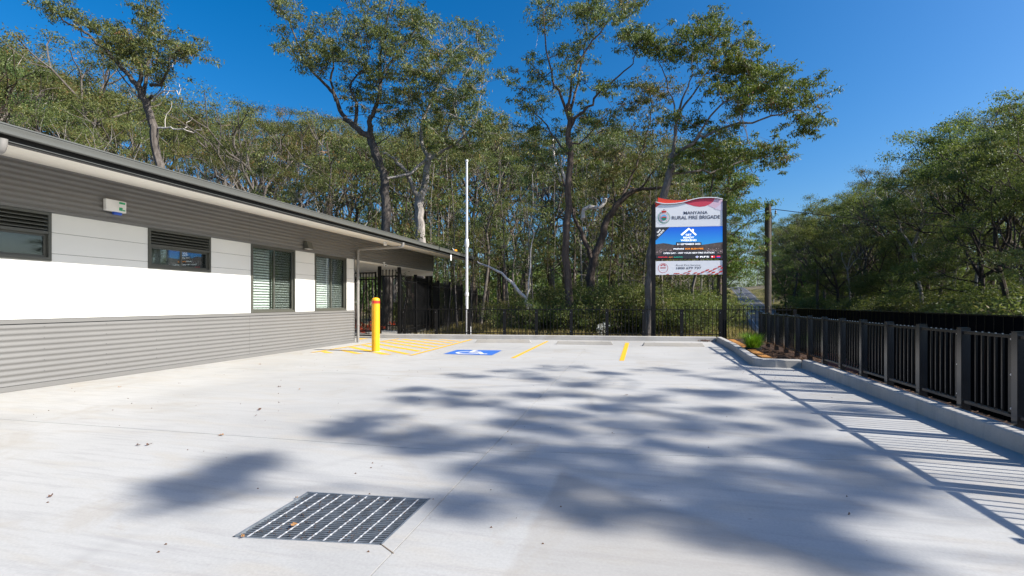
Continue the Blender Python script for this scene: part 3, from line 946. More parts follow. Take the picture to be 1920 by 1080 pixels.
tp = on_line(845, (XG + .03, 0), (XG + .03, 10))
def tag_body(t):
    MB().box(-.004, .004, -.05, .07, -.30, -.08).build('white_plate', M_white, t)
    MB().box(-.003, .003, -.02, .02, -.08, .02).build('hanger', M_screw, t)
fixture('hanging_plate', 'small white plate hanging from the gutter near the flagpole', 'plate', (XG + .04, tp.y, 3.25), 0, tag_body)
def beacon_body(t):
    MB().box(-.05, .05, -.04, .04, 0, .03).build('base_plate', M_screw, t)
    MB().tube([(0, -.03, .05), (0.02, .14, .07), (.02, .24, .055)], [.035, .045, .02], 10).build('orange_head', M_orange, t, smooth=True)
    MB().tube([(0, -.02, .05), (-.03, -.14, .13)], .014, 6).build('white_arm', M_white, t)
tp2 = on_line(852, (XG - .03, 0), (XG - .03, 10))
fixture('orange_beacon', 'small orange beacon fixed on top of the gutter near its far end', 'beacon', (XG - .03, tp2.y, 3.35), 0, beacon_body)

# ------------------------------------------------------------------ fences
def fence_picket_mesh(h, w=0.018, name='picket', spike=False):
    b = MB()
    if not spike:
        b.box(-w / 2, w / 2, -w / 2, w / 2, 0, h)
    else:
        b.box(-w / 2, w / 2, -w / 2, w / 2, 0, h - .09)
        b.add([(-w, -w / 3, h - .07), (w, -w / 3, h - .07), (w, w / 3, h - .07), (-w, w / 3, h - .07), (0, 0, h), (0, 0, h - .10)],
              [(0, 1, 4), (1, 2, 4), (2, 3, 4), (3, 0, 4), (1, 0, 5), (2, 1, 5), (3, 2, 5), (0, 3, 5)])
    return b.mesh(name, M_railb)
# back fence
OFF = 0.13
FA = K0 + BN * OFF; FB = K1 + BN * OFF
def back(u): return on_line(u, FA, FB)
bf = thing('picket_fence', 'low black steel picket fence on the back kerb below the sign', 'fence', FA, math.atan2(BD.y, BD.x))
def bfx(u): return (back(u) - FA).dot(BD)
xend = (on_line(1423, FA, FB) - FA).dot(BD) + 1.1
x_start = bfx(752)
posts_u = [758, 818, 879, 946, 1006, 1071, 1138, 1207, 1278, 1351]
px_ = [bfx(u) for u in posts_u] + [xend]
pme = MB().box(-.055, .055, -.035, .035, .12, 1.065).mesh('fence_post', M_railb)
for x in px_: inst('fence_post', pme, bf, (x, 0, 0))
pk = fence_picket_mesh(1.03)
for a, b in zip(px_, px_[1:]):
    MB().box(a + .055, b - .055, -.02, .02, 1.04, 1.066).build('top_rail', M_railb, bf)
    lo = .21 if b < px_[-1] else 0.02
    MB().box(a + .055, b - .055, -.02, .02, lo, lo + .028).build('bottom_rail', M_railb, bf)
    n = max(2, round((b - a) / 0.124))
    for k in range(1, n):
        inst('picket', pk, bf, (a + (b - a) * k / n, 0, .155))
for x in px_[:-1]:
    for z in (.95, .3):
        MB().lathe([(.009, 0), (.007, .006)], n=6).build('bolt', M_bolt, bf).matrix_local = Matrix.Translation((x - .02, -.036, z)) @ Matrix.Rotation(math.radians(90), 4, 'X')

# balustrade on the right
XB = 3.44
rb = thing('balustrade', 'black steel balustrade with bolted posts on the right hand kerb', 'fence', (XB, 0, 0))
def post_y(i): return 5.466 + i * 0.783
idx = range(-7, 13)
post_me = MB().box(-.03, .055, -.037, .037, -.15, 1.025).mesh('post', M_post)
cap_me = MB().box(-.032, .057, -.039, .039, 1.0255, 1.031).mesh('post_cap', M_black)
bal_me = MB().box(-.009, .009, -.009, .009, 0, .72).mesh('baluster', M_black)
bolt_me = MB().add([], []).lathe([(.012, 0), (.012, .004), (.007, .012)], n=8).mesh('bolt', M_bolt)
for i in idx:
    y = post_y(i)
    p = inst('post', post_me, rb, (0, y, 0))
    inst('post_cap', cap_me, rb, (0, y, 0))
    # clamp plate carrying the rails, with bolts
    MB().box(.016, .024, .05, .15, .235, 1.0).build('clamp_plate', M_black, rb, loc=(0, y, 0))
    for z in (.30, .62, .955):
        inst('bolt', bolt_me, rb, (.016, y + .10, z), (0, math.radians(-90), 0))
    if i < idx[-1]:
        y2 = post_y(i + 1)
        MB().box(-.016, .028, y + .05, y2 - .05, .965, .995).build('top_rail', M_black, rb)
        MB().box(-.016, .028, y + .05, y2 - .05, .225, .252).build('bottom_rail', M_black, rb)
        for k in range(6):
            inst('baluster', bal_me, rb, (.035, y + .155 + k * .094, .245))
            # baluster fixing screw heads
        sb = MB()
        for k in range(6):
            for z in (.262, .9965):
                sb.box(.028, .040, y + .151 + k * .094, y + .159 + k * .094, z - .008, z + .004)
        sb.build('weld_screws', M_bolt, rb)['kind'] = 'stuff'

# solid black boarded screen beyond it
XS = 5.5
sf = thing('black_screen_fence', 'long solid black boarded fence behind the balustrade at the roadside', 'fence', (XS, 0, 0))
bd_me = MB().box(-.012, .012, .004, .196, -1.2, 1.085).mesh('board', M_blackm)
rib_me = MB().box(-.02, -.0125, -.008, .008, -1.2, 1.08).mesh('cover_strip', M_black)
for k in range(131):
    y = -5 + k * .2
    inst('board', bd_me, sf, (0, y, 0))
    inst('cover_strip', rib_me, sf, (0, y, 0))
MB().box(-.022, .024, -5, 21.2, 1.087, 1.107).build('capping_rail', M_black, sf)
# retaining face under the balustrade, mulch strip and sunken path
tag(MB().box(3.39, 3.62, -5, 10.6, -.2, .10).build('mulch_strip', M_mulch), kind='structure')
tag(MB().box(3.62, 3.72, -5, 10.6, -1.3, .08).build('retaining_wall', M_blackm), 'dark retaining edge behind the balustrade', 'retaining wall')

# garden bed
bed_out = [V((2.56, 10.82, 0)), V((3.3, 10.8, 0)), V((3.72, 10.8, 0)), V((3.9, 11.5, 0)), V((3.95, 14, 0)), V((5.4, 14.8, 0)), V((5.4, 17.3, 0)), V((2.75, 17.05, 0)), V((2.76, 14.5, 0)), V((2.62, 12.6, 0)), V((2.53, 11.1, 0))]
tag(MB().poly([p + V((0, 0, .11)) for p in bed_out], .3).build('garden_bed', M_mulch), kind='structure')
rnd = random.Random(4)
ch = MB()
for _ in range(2600):
    x, y = rnd.uniform(2.6, 5.3), rnd.uniform(10.85, 17)
    if x > 3.9 and y < 14.6: 
        continue
    if rnd.random() < .5: x, y = rnd.uniform(2.6, 3.85), rnd.uniform(10.85, 13)
    l, a, w = rnd.uniform(.02, .07), rnd.uniform(0, 6.28), rnd.uniform(.006, .016)
    c, s = math.cos(a), math.sin(a)
    z = .115 + rnd.uniform(0, .02); tz = rnd.uniform(-.015, .02)
    ch.add([(x, y, z), (x + l * c, y + l * s, z + tz), (x + l * c - w * s, y + l * s + w * c, z + tz + .004), (x - w * s, y + w * c, z + .004)], [(0, 1, 2, 3)])
for _ in range(900):
    x, y = rnd.uniform(3.40, 3.6), rnd.uniform(2, 10.6)
    l, a, w = rnd.uniform(.02, .05), rnd.uniform(0, 6.28), rnd.uniform(.006, .014)
    c, s = math.cos(a), math.sin(a)
    ch.add([(x, y, .105), (x + l * c, y + l * s, .115), (x + l * c - w * s, y + l * s + w * c, .12), (x - w * s, y + w * c, .108)], [(0, 1, 2, 3)])
tag(ch.build('mulch_chips', M_chip), kind='stuff')
ed = thing('brick_edging', 'row of orange edging bricks just inside the curved kerb', 'edging', (2.6, 12, .11))
pave_me = MB().box(-.09, .09, -.055, .055, 0, .03).mesh('brick', M_edging)
ey = 10.98; 
for k in range(46):
    y = 10.98 + k * .118
    xk = 2.53 + .16 + (y - 10.9) * .045
    inst('brick', pave_me, ed, (xk - 2.6 + .02, y - 12, .0 + rnd.uniform(0, .006)), (rnd.uniform(-.04, .04), rnd.uniform(-.04, .04), rnd.uniform(-.08, .08)))
tag(MB().poly([V((3.97, 13.0, -.35)), V((5.3, 13.0, -.35)), V((5.3, 14.6, -.05)), V((3.97, 14.3, -.05))], .06).build('red_ramp', M_redpath), 'red surfaced ramp seen under the far end of the balustrade', 'ramp')
# stone beside the kerb corner
def rock(name, loc, s, seed, m, label):
    r = random.Random(seed)
    bm = bmesh.new(); bmesh.ops.create_icosphere(bm, subdivisions=3, radius=1)
    for v in bm.verts:
        n_ = math.sin(v.co.x * 3 + seed) * .12 + math.cos(v.co.y * 4 + seed) * .1 + r.uniform(-.05, .05)
        v.co *= 1 + n_
        v.co.x *= s[0]; v.co.y *= s[1]; v.co.z *= s[2]
    me = bpy.data.meshes.new(name); bm.to_mesh(me); bm.free(); me.materials.append(m)
    o = bpy.data.objects.new(name, me); C.objects.link(o); o.location = loc
    return tag(o, label, 'rock')
rock('rock', gp(1470, 672, .14), (.16, .1, .06), 2, M_chip, 'flat brown stone in the garden bed near the kerb bend')

# blades helper ------------------------------------------------------------------
def fast_mesh(name, verts, nper, m, tint=None):
    n = len(verts) // nper
    me = bpy.data.meshes.new(name)
    me.vertices.add(len(verts)); me.vertices.foreach_set('co', np.ascontiguousarray(verts, dtype=np.float32).ravel())
    me.loops.add(len(verts)); me.loops.foreach_set('vertex_index', np.arange(len(verts), dtype=np.int32))
    me.polygons.add(n); me.polygons.foreach_set('loop_start', np.arange(0, n * nper, nper, dtype=np.int32))
    if tint is not None:
        a = me.attributes.new('tint', 'FLOAT', 'FACE'); a.data.foreach_set('value', tint.astype(np.float32))
    me.materials.append(m)
    me.update(calc_edges=True)
    return me
def blades(name, base, hgt, width, lean, m, rs, tmean=.5):
    n = len(base)
    az = rs.uniform(0, 2 * np.pi, n); az2 = rs.uniform(0, 2 * np.pi, n)
    h = hgt * rs.uniform(.5, 1.1, n)
    ln = lean * rs.uniform(.1, 1.0, n) * h
    w = np.stack([np.cos(az), np.sin(az), np.zeros(n)], 1) * width / 2
    mid = base + np.stack([np.cos(az2) * ln * .35, np.sin(az2) * ln * .35, h * .6], 1)
    tip = base + np.stack([np.cos(az2) * ln, np.sin(az2) * ln, h], 1)
    q1 = np.stack([base - w, base + w, mid + w * .8, mid - w * .8], 1)
    q2 = np.stack([mid - w * .8, mid + w * .8, tip + w * .1, tip - w * .1], 1)
    v = np.concatenate([q1, q2], 1).reshape(-1, 3)
    t = np.repeat(np.clip(rs.normal(tmean, .22, n), 0, 1), 2)
    return fast_mesh(name, v, 4, m, t)
rs = np.random.RandomState(5)
gpos = gp(1412, 656, .12)
cl = thing('grass_clump', 'bright green strappy grass clump in the garden bed corner', 'plant', gpos)
n = 900
rr = np.sqrt(rs.uniform(0, 1, n)) * .12; aa = rs.uniform(0, 6.28, n)
base = np.stack([rr * np.cos(aa), rr * np.sin(aa), np.zeros(n)], 1)
# radiate outwards
h = rs.uniform(.16, .46, n); out = rs.uniform(.05, 1.0, n) ** .8 * .30
w = .009
az = aa + rs.normal(0, .5, n)
dirv = np.stack([np.cos(az), np.sin(az), np.zeros(n)], 1)
side = np.stack([-np.sin(az), np.cos(az), np.zeros(n)], 1) * w / 2
mid = base + dirv * (out * .4)[:, None] + np.array([0, 0, 1]) * (h * .65)[:, None]
tip = base + dirv * out[:, None] + np.array([0, 0, 1]) * h[:, None]
vv = np.concatenate([np.stack([base - side, base + side, mid + side, mid - side], 1), np.stack([mid - side, mid + side, tip + side * .1, tip - side * .1], 1)], 1).reshape(-1, 3)
inst('foliage', fast_mesh('foliage', vv, 4, M_lush, np.repeat(rs.uniform(0, 1, n), 2)), cl)
MB().lathe([(.17, -.03), (.20, .06), (.18, .06)], n=18).build('pot', M_pot, cl)

# ------------------------------------------------------------------ tall security fence and gate
def spiked_panel(root, A, B, ztop_a, ztop_b, hgt, spacing=.125, spike=True):
    """A,B plan points; horizontal panel whose top follows the lower of the two posts"""
    d = V((B.x - A.x, B.y - A.y, 0)); L = d.length; d.normalize()
    rz = math.atan2(d.y, d.x)
    zt = ztop_b
    n = max(2, round(L / spacing))
    key = round(hgt, 2)
    me = spike_cache.setdefault((key, spike), fence_picket_mesh(hgt, .026, 'spiked_picket', spike))
    for k in range(1, n):
        p = V((A.x, A.y, 0)) + d * L * k / n
        inst('spiked_picket', me, root, (p.x, p.y, zt - hgt), (0, 0, rz))
    for z in (zt - .26, zt - hgt + .18):
        MB().bar(V((A.x, A.y, z)) + d * .04, V((B.x, B.y, z)) - d * .04, .035, .045).build('rail', M_railb, root)
spike_cache = {}
tf = thing('security_fence', 'tall black spiked steel fence stepping down behind the flagpole', 'fence')
g0 = gp(715, 636); g0 = V((K0.x - .06, K0.y + .10, 0))
chain = [(748.5, 17.6, 501), (779, 19.5, 515), (801, 21.5, 517.5), (822, 23.5, 526), (843, 25.5, 529), (866, 27.5, 533), (893.5, 29.5, 541), (915, 31.5, 551), (937, 33.5, 565)]
pts = [(V((g0.x, g0.y, 0)), 2.62)] + [(at(u, v, d), at(u, v, d).z) for u, d, v in chain]
for i, (p, z) in enumerate(pts):
    MB().box(-.05, .05, -.05, .05, z - 2.75, z).build('fence_post', M_railb, tf, loc=(p.x, p.y, 0))
for (p, z), (q, z2) in zip(pts, pts[1:]):
    spiked_panel(tf, p, q, z, z2 - .06, 2.25)
gd = thing('security_gate', 'black barred steel gate between the building corner and the tall post', 'gate', (g0.x - .12, g0.y, 0))
gx1, gx0 = -.02, -1.55
MB().box(gx1 - .05, gx1, -.025, .025, .06, 2.42).build('gate_stile', M_railb, gd)
MB().box(gx0, gx0 + .05, -.025, .025, .06, 2.42).build('gate_stile', M_railb, gd)
for z in (.06, .22, 2.12, 2.36):
    MB().box(gx0 + .05, gx1 - .05, -.022, .022, z, z + .05).build('gate_rail', M_railb, gd)
gme = fence_picket_mesh(2.02, .026, 'gate_bar')
for k in range(1, 12):
    inst('gate_bar', gme, gd, (gx0 + .05 + k * (gx1 - gx0 - .1) / 12, 0, .11 + .26))
bpy_g = gd
for z in (1.1,):
    MB().box(gx1 - .16, gx1 - .03, -.05, .05, z, z + .16).build('lock_box', M_blackm, gd)

# flagpole
fp = back(871) + BN * .35
fl = thing('flagpole', 'slender white flagpole behind the back kerb near the building', 'flagpole', (fp.x, fp.y, 0))
dfp = (fp.x * -SA + fp.y * CA)
ztop = EYE + (567 - 301) / F * dfp
MB().lathe([(.054, -.1), (.054, 1.6), (.048, 3.2), (.038, ztop - .05)], n=16).build('shaft', M_pole, fl, smooth=True)
MB().lathe([(.048, ztop - .05), (.06, ztop - .02), (.052, ztop + .02), (.01, ztop + .04)], n=16).build('cap', M_pole, fl, smooth=True)
MB().lathe([(.064, 1.52), (.075, 1.54), (.075, 1.64), (.062, 1.66)], n=16).build('collar', M_pole, fl, smooth=True)
zc = EYE + (567 - 456) / F * dfp
MB().lathe([(.055, zc - .16), (.078, zc - .1), (.085, zc), (.066, zc + .14), (.05, zc + .16)], n=16).build('halyard_box', M_pole, fl, smooth=True)
MB().box(.05, .16, -.03, .03, -.1, .42).build('hinge_plate', M_pole, fl)

# ------------------------------------------------------------------ sign
SGA, SGB = K0 + BN * .30, K1 + BN * .30
s0, s1 = on_line(1225.2, SGA, SGB), on_line(1358.2, SGA, SGB)
SD = (s1 - s0).normalized(); SW = (s1 - s0).length
sg = thing('roadside_sign', 'tall black framed fire brigade sign with digital screen between two posts', 'sign', (s0.x, s0.y, 0), math.atan2(SD.y, SD.x))
dep = (s0 + s1) / 2; dep = dep.x * -SA + dep.y * CA
def sz(v): return EYE + (567 - v) / F * dep
def sxp(u): return (u - 1225.2) / 133.0 * SW
MB().box(-.065, .065, -.045, .045, -.3, sz(381.5)).build('post', M_railb, sg)
MB().box(SW - .065, SW + .065, -.045, .045, -.3, sz(378.5)).build('post', M_railb, sg)
def flatmat(name, col, emit=0.0, rough=.45):
    m, nt, b = newmat(name)
    v = coords(nt)
    c = mix(nt, math_n(nt, 'MULTIPLY', noise(nt, v, 4, 3), .06), tuple(col), tuple(x * .8 for x in col))
    nt.links.new(c, b.inputs['Base Color'])
    b.inputs['Roughness'].default_value = rough
    if emit:
        nt.links.new(c, b.inputs['Emission Color']); b.inputs['Emission Strength'].default_value = emit
    return m
P_white = flatmat('sign_white', (.80, .80, .82))
P_red = flatmat('sign_red', (.72, .05, .02))
P_crim = flatmat('sign_crimson', (.62, .05, .09))
P_pink = flatmat('sign_pink', (.72, .50, .60))
P_pink2 = flatmat('sign_lilac', (.70, .62, .74))
P_navy = flatmat('sign_navy', (.015, .02, .06))
P_green = flatmat('sign_green', (.02, .22, .12))
P_sky = flatmat('sign_light_blue', (.18, .50, .78))
P_dred = flatmat('sign_dark_red', (.55, .03, .02))
def lcd(name, col, e=.40): 
    m = flatmat(name, tuple(min(1, c) for c in col), e, .35)
    m.node_tree.nodes['Principled BSDF'].inputs['Base Color'].default_value = (.02, .02, .02, 1)
    return m
D_blk = lcd('screen_black', (.018, .018, .022), .5)
D_wht = lcd('screen_white', (.9, .9, .92), .45)
D_org = lcd('screen_orange', (.95, .30, .02), .5)
D_red = lcd('screen_red', (.80, .02, .03), .5)
D_grn = lcd('screen_green', (.01, .45, .30), .45)
D_blu = lcd('screen_navy', (.02, .06, .5), .45)
# screen picture: blue gradient sky above a brown hillside town
def screen_sky():
    m, nt, b = newmat('screen_blue_sky')
    tc = node(nt, 'ShaderNodeTexCoord').outputs['Object']
    s = node(nt, 'ShaderNodeSeparateXYZ'); nt.links.new(tc, s.inputs[0])
    f = math_n(nt, 'DIVIDE', math_n(nt, 'SUBTRACT', s.outputs[2], 3.15), .66, clamp=True)
    c = ramp(nt, f, [(0, (.03, .42, .92)), (1, (0.0, .13, .85))])
    nt.links.new(c, b.inputs['Emission Color']); b.inputs['Emission Strength'].default_value = .42
    b.inputs['Base Color'].default_value = (.02, .03, .06, 1); b.inputs['Roughness'].default_value = .3
    return m
def screen_hill():
    m, nt, b = newmat('screen_hill')
    tc = coords(nt, (1, 1, 2))
    c = ramp(nt, noise(nt, tc, 14, 6, .7), [(.3, (.02, .016, .02)), (.55, (.10, .07, .065)), (.75, (.22, .17, .15))])
    nt.links.new(c, b.inputs['Emission Color']); b.inputs['Emission Strength'].default_value = .42
    b.inputs['Base Color'].default_value = (.02, .02, .02, 1)
    return m
D_sky, D_hill = screen_sky(), screen_hill()
YF = -.03     # front plane of the panels
LAY = [0]
def face_poly(pts, m, name, parent, y=None, thick=0.0):
    """flat print: polygon in the sign's own plane, each print a hair in front of the last"""
    if y is None:
        LAY[0] += 1; y = YF - .0015 - LAY[0] * .0006
    b = MB()
    b.poly([V((x, y, z)) for x, z in pts], thick, (0, -1, 0))
    return b.build(name, m, parent)
def ngon_circle(cx, cz, rx, rz_, n=36): return [(cx + rx * math.cos(2 * math.pi * k / n), cz + rz_ * math.sin(2 * math.pi * k / n)) for k in range(n)]
def text(s, x, z, size, m, parent, name='lettering', align='CENTER', bold=.0, width=None, rot=0.0, y=None):
    LAY[0] += 1
    if y is None: y = YF - .0015 - LAY[0] * .0006
    cu = bpy.data.curves.new('t', 'FONT')
    cu.body = s; cu.size = size; cu.align_x = align; cu.align_y = 'CENTER'; cu.offset = bold * size
    cu.resolution_u = 3
    o = bpy.data.objects.new('t', cu); C.objects.link(o)
    dg = bpy.context.evaluated_depsgraph_get()
    me = bpy.data.meshes.new_from_object(o.evaluated_get(dg))
    bpy.data.objects.remove(o)
    me.materials.clear(); me.materials.append(m)
    xs_ = [v.co.x for v in me.vertices]
    k = width / (max(xs_) - min(xs_)) if width else 1
    r = inst(name, me, parent)
    r.matrix_local = Matrix.Translation((x, y, z)) @ Matrix.Rotation(rot, 4, 'Y') @ Matrix.Rotation(math.radians(90), 4, 'X') @ Matrix.Diagonal((k, 1, 1, 1))
    return r
def q4(x, y):   # zoom on the header: 12x from (1220,360), corrected for the slight fall of level lines to the left
    u, v = 1220 + x / 12, 360 + y / 12
    return (sxp(u), sz(v + (u - 1290) * .022 * (567 - v) / 143))
xl, xr = .068, SW - .068
def topline(x):
    pts = [(85, 220), (160, 245), (300, 268), (430, 268), (560, 260), (700, 240), (830, 205), (960, 165), (1090, 138), (1220, 127), (1350, 125), (1480, 133), (1640, 162)]
    out_ = [q4(*p) for p in pts]
    for a, b in zip(out_, out_[1:]):
        if a[0] <= x <= b[0]: return a[1] + (b[1] - a[1]) * (x - a[0]) / (b[0] - a[0])
    return out_[0][1] if x < out_[0][0] else out_[-1][1]
zb = sz(425.2)
N = 40
xs2 = [xl + (xr - xl) * i / N for i in range(N + 1)]
hdr = face_poly([(xl, zb), (xr, zb)] + [(x, topline(x)) for x in reversed(xs2)], P_white, 'header_panel', sg, YF, .05)
hp = hdr
# red sail standing up behind the header
xa, xb = q4(165, 125)[0], q4(780, 240)[0]
sail = [(xa + (xb - xa) * i / 12, 0) for i in range(13)]
def sail_top(x):
    t = (x - xa) / (xb - xa)
    a = [q4(165, 125), q4(350, 165), q4(560, 185), q4(780, 185), q4(960, 150), q4(1200, 112), q4(1400, 112), q4(1620, 150)]
    for p, q in zip(a, a[1:]):
        if p[0] <= x <= q[0]: return p[1] + (q[1] - p[1]) * (x - p[0]) / (q[0] - p[0])
    return a[-1][1]
xz = [xa + (xr - xa) * i / 30 for i in range(31)]
rs_ = MB().poly([V((x, .0, topline(x) - .05)) for x in xz] + [V((x, .0, max(topline(x) + .002, sail_top(x)))) for x in reversed(xz)], .02, (0, -1, 0)).build('red_sail_panel', P_red, sg)
# red corner on the left
cr = [q4(95, 232), q4(260, 268), q4(180, 305), q4(98, 360)]
face_poly(cr[::-1], P_red, 'red_corner', hp)
lens = [q4(735, 243)] + [(x, topline(x) - .012) for x in [q4(735, 0)[0] + (q4(1450, 0)[0] - q4(735, 0)[0]) * i / 10 for i in range(1, 11)]] + [q4(*p) for p in ((1400, 225), (1330, 280), (1230, 322), (1100, 337), (980, 320), (860, 285))]
face_poly(lens[::-1], P_crim, 'crimson_wave', hp)
pk_ = [(x, topline(x) - .012) for x in [q4(1450, 0)[0] + (xr - q4(1450, 0)[0]) * i / 4 for i in range(5)]] + [(xr, q4(1620, 430)[1])] + [q4(*p) for p in ((1500, 400), (1290, 305), (1400, 225))]
face_poly(pk_[::-1], P_pink, 'pink_wave', hp)
face_poly([q4(1620, 230), q4(1620, 428), q4(1430, 385)], P_pink2, 'lilac_facet', hp)
wl1 = MB(); wl2 = MB()
for a, b in zip(xs2, xs2[1:]):
    za, zb_ = topline(a), topline(b)
    wl1.add([(a, YF - .03, za + .012), (a, YF - .03, za - .016), (b, YF - .03, zb_ - .016), (b, YF - .03, zb_ + .012), (a, YF, za + .012), (b, YF, zb_ + .012)], [(0, 1, 2, 3), (4, 0, 3, 5)])
    wl2.add([(a, YF - .0285, za - .016), (a, YF - .0285, za - .030), (b, YF - .0285, zb_ - .030), (b, YF - .0285, zb_ - .016)], [(0, 1, 2, 3)])
wl1.build('white_edge_line', P_white, hp); wl2.build('navy_edge_line', P_navy, hp)
cx, cz = q4(298, 580)
px1 = SW / 133 / 12   # metres per zoom pixel
pz1 = dep / F / 12
wre = MB()
for k in range(27):
    a = math.radians(-235 + k * 290 / 26)
    c0 = V((cx + 128 * px1 * math.cos(a), YF - .012, cz + 128 * pz1 * math.sin(a)))
    tdir = V((-math.sin(a), 0, math.cos(a)))
    nd = V((math.cos(a), 0, math.sin(a)))
    for s_ in (-1, 1):
        c1 = c0 + nd * s_ * .011
        wre.add([c1 - tdir * .020, c1 + nd * s_ * .010, c1 + tdir * .022, c1 - nd * s_ * .007], [(0, 1, 2, 3)])
w_ = wre.build('crest_wreath', P_green, hp)
face_poly(ngon_circle(cx, cz, 105 * px1, 105 * pz1), P_white, 'crest_ring', hp, YF - .008)
rng = MB()
for k in range(30):
    a = math.radians(k * 12)
    if 250 < k * 12 < 290: continue
    d_ = V((math.cos(a), 0, math.sin(a))); t_ = V((-math.sin(a), 0, math.cos(a)))
    c0 = V((cx + 90 * px1 * math.cos(a), YF - .0135, cz + 90 * pz1 * math.sin(a)))
    rng.add([c0 - d_ * .014 - t_ * .005, c0 + d_ * .014 - t_ * .005, c0 + d_ * .014 + t_ * .005, c0 - d_ * .014 + t_ * .005], [(0, 1, 2, 3)])
rng.build('crest_ring_letters', P_crim, hp)
face_poly(ngon_circle(cx, cz, 70 * px1, 70 * pz1), P_sky, 'crest_blue_disc', hp, YF - .015)
gh = [(cx + 58 * px1 * math.cos(math.radians(a)), cz - 8 * pz1 + 58 * pz1 * math.sin(math.radians(a))) for a in range(195, 346, 15)] + [(cx + 50 * px1, cz + 5 * pz1), (cx, cz + 14 * pz1), (cx - 50 * px1, cz + 5 * pz1)]
face_poly(gh, P_green, 'crest_green_leaves', hp, YF - .017)
fl_ = []
for k in range(7):
    fl_ += [(cx + (-54 + k * 18 - 9) * px1, cz + 6 * pz1), (cx + (-54 + k * 18) * px1, cz + (45 - abs(k - 3) * 9) * pz1)]
fl_ += [(cx + 62 * px1, cz + 4 * pz1), (cx + 40 * px1, cz - 8 * pz1), (cx, cz + 2 * pz1), (cx - 40 * px1, cz - 8 * pz1)]
face_poly(fl_[::-1], P_red, 'crest_red_flames', hp, YF - .019)
crn = [(-50, 115), (50, 115), (58, 150), (30, 158), (15, 150), (0, 160), (-15, 150), (-30, 158), (-58, 150)]
face_poly([(cx + a * px1, cz + b * pz1) for a, b in crn], P_dred, 'crest_crown', hp, YF - .012)
face_poly([(cx + a * px1, cz + b * pz1) for a, b in ((-52, 108), (52, 108), (50, 114), (-50, 114))], P_navy, 'crest_crown_band', hp, YF - .013)
face_poly(ngon_circle(cx, cz + 176 * pz1, 13 * px1, 14 * pz1, 12), P_navy, 'crest_crown_orb', hp, YF - .012)
a_, b_ = q4(742, 0)[0], q4(1278, 0)[0]
text('MANYANA', (a_ + b_) / 2, q4(1000, 474)[1], .150, P_navy, hp, 'lettering', width=b_ - a_, bold=.010)
a_, b_ = q4(475, 0)[0], q4(1555, 0)[0]
text('RURAL FIRE BRIGADE', (a_ + b_) / 2, q4(1000, 578)[1], .168, P_navy, hp, 'lettering', width=b_ - a_, bold=.012)
# LED screen
def q5(x, y):   # zoom on the screen: 10.29x from (1220,420)
    u, v = 1220 + x / 10.29, 420 + y / 10.29
    return (sxp(u), sz(v + (u - 1290) * .022 * (567 - v) / 143))
zt_, zb2 = q5(700, 58)[1], q5(700, 672)[1]
LAY[0] = 0
scr = MB().box(xl, xr, YF, YF + .09, zb2, zt_).build('led_screen', M_blackm, sg)
hh = [q5(95, 395)] + [q5(*p) for p in ((160, 385), (240, 372), (330, 382), (420, 400), (520, 405), (700, 410), (880, 402), (1000, 402), (1100, 388), (1200, 372), (1300, 358), (1385, 350))]
hh[0] = (xl, hh[0][1]); hh[-1] = (xr, hh[-1][1])
face_poly([(xl, q5(0, 605)[1])] + [(xr, q5(0, 605)[1])] + hh[::-1], D_hill, 'screen_hillside', scr)
face_poly(hh + [(xr, zt_ - .002), (xl, zt_ - .002)], D_sky, 'screen_sky', scr)
hs_ = MB(); rr_ = random.Random(3)
for _ in range(60):
    x_, y_ = (rr_.uniform(100, 430) if rr_.random() < .5 else rr_.uniform(1090, 1380)), rr_.uniform(480, 560)
    p_ = q5(x_, y_); w_h = rr_.uniform(.008, .03)
    hs_.add([(p_[0], YF - .0045, p_[1]), (p_[0] + w_h, YF - .0045, p_[1]), (p_[0] + w_h, YF - .0045, p_[1] + .010), (p_[0], YF - .0045, p_[1] + .010)], [(0, 1, 2, 3)])
hs_.build('screen_town_houses', lcd('screen_house', (.55, .40, .42), .35), scr)['kind'] = 'stuff'
LAY[0] = 6
face_poly([(xl, q5(0, 325)[1]), q5(360, 70), (q5(360, 0)[0], zt_ - .001), (xl, zt_ - .001)], D_blk, 'corner_ribbon', scr)
for nm, (x_, y_), wd in (('SAVE', (158, 143), .145), ('THE DATE', (195, 180), .285)):
    text(nm, *q5(x_, y_), .085, D_wht, scr, rot=math.radians(-45), bold=.01, width=wd)
for pl in ([(580, 205), (735, 75), (742, 110), (607, 228)], [(735, 75), (890, 205), (868, 226), (742, 110)], [(795, 100), (832, 100), (832, 160), (800, 132)]):
    face_poly([q5(*p) for p in pl][::-1], D_wht, 'roof_emblem', scr)
def tx(s, x0, x1, y, size, m, bold=.012, par=scr):
    a, b = q5(x0, y), q5(x1, y)
    text(s, (a[0] + b[0]) / 2, (a[1] + b[1]) / 2, size, m, par, width=b[0] - a[0], bold=bold)
tx('GET', 675, 790, 212, .085, D_wht, .03)
tx('READY', 628, 838, 265, .085, D_wht, .03)
tx('WEEKEND', 582, 888, 318, .085, D_wht, .03)
for (x0, x1, y0, y1) in ((490, 980, 355, 425), (435, 1035, 450, 515), (208, 1280, 530, 600), (98, 1388, 603, 668)):
    face_poly([(max(xl, q5(x0, y1)[0]), q5(x0, y1)[1]), (min(xr, q5(x1, y1)[0]), q5(x1, y1)[1]), (min(xr, q5(x1, y0)[0]), q5(x1, y0)[1]), (max(xl, q5(x0, y0)[0]), q5(x0, y0)[1])], D_blk, 'caption_bar', scr)
tx('21 SEPTEMBER 2025', 510, 960, 392, .072, D_wht, .02)
tx('PREPARE', 440, 645, 484, .066, D_wht, .018)
tx('FOR BUSH FIRE.', 668, 1025, 480, .068, D_org, .02)
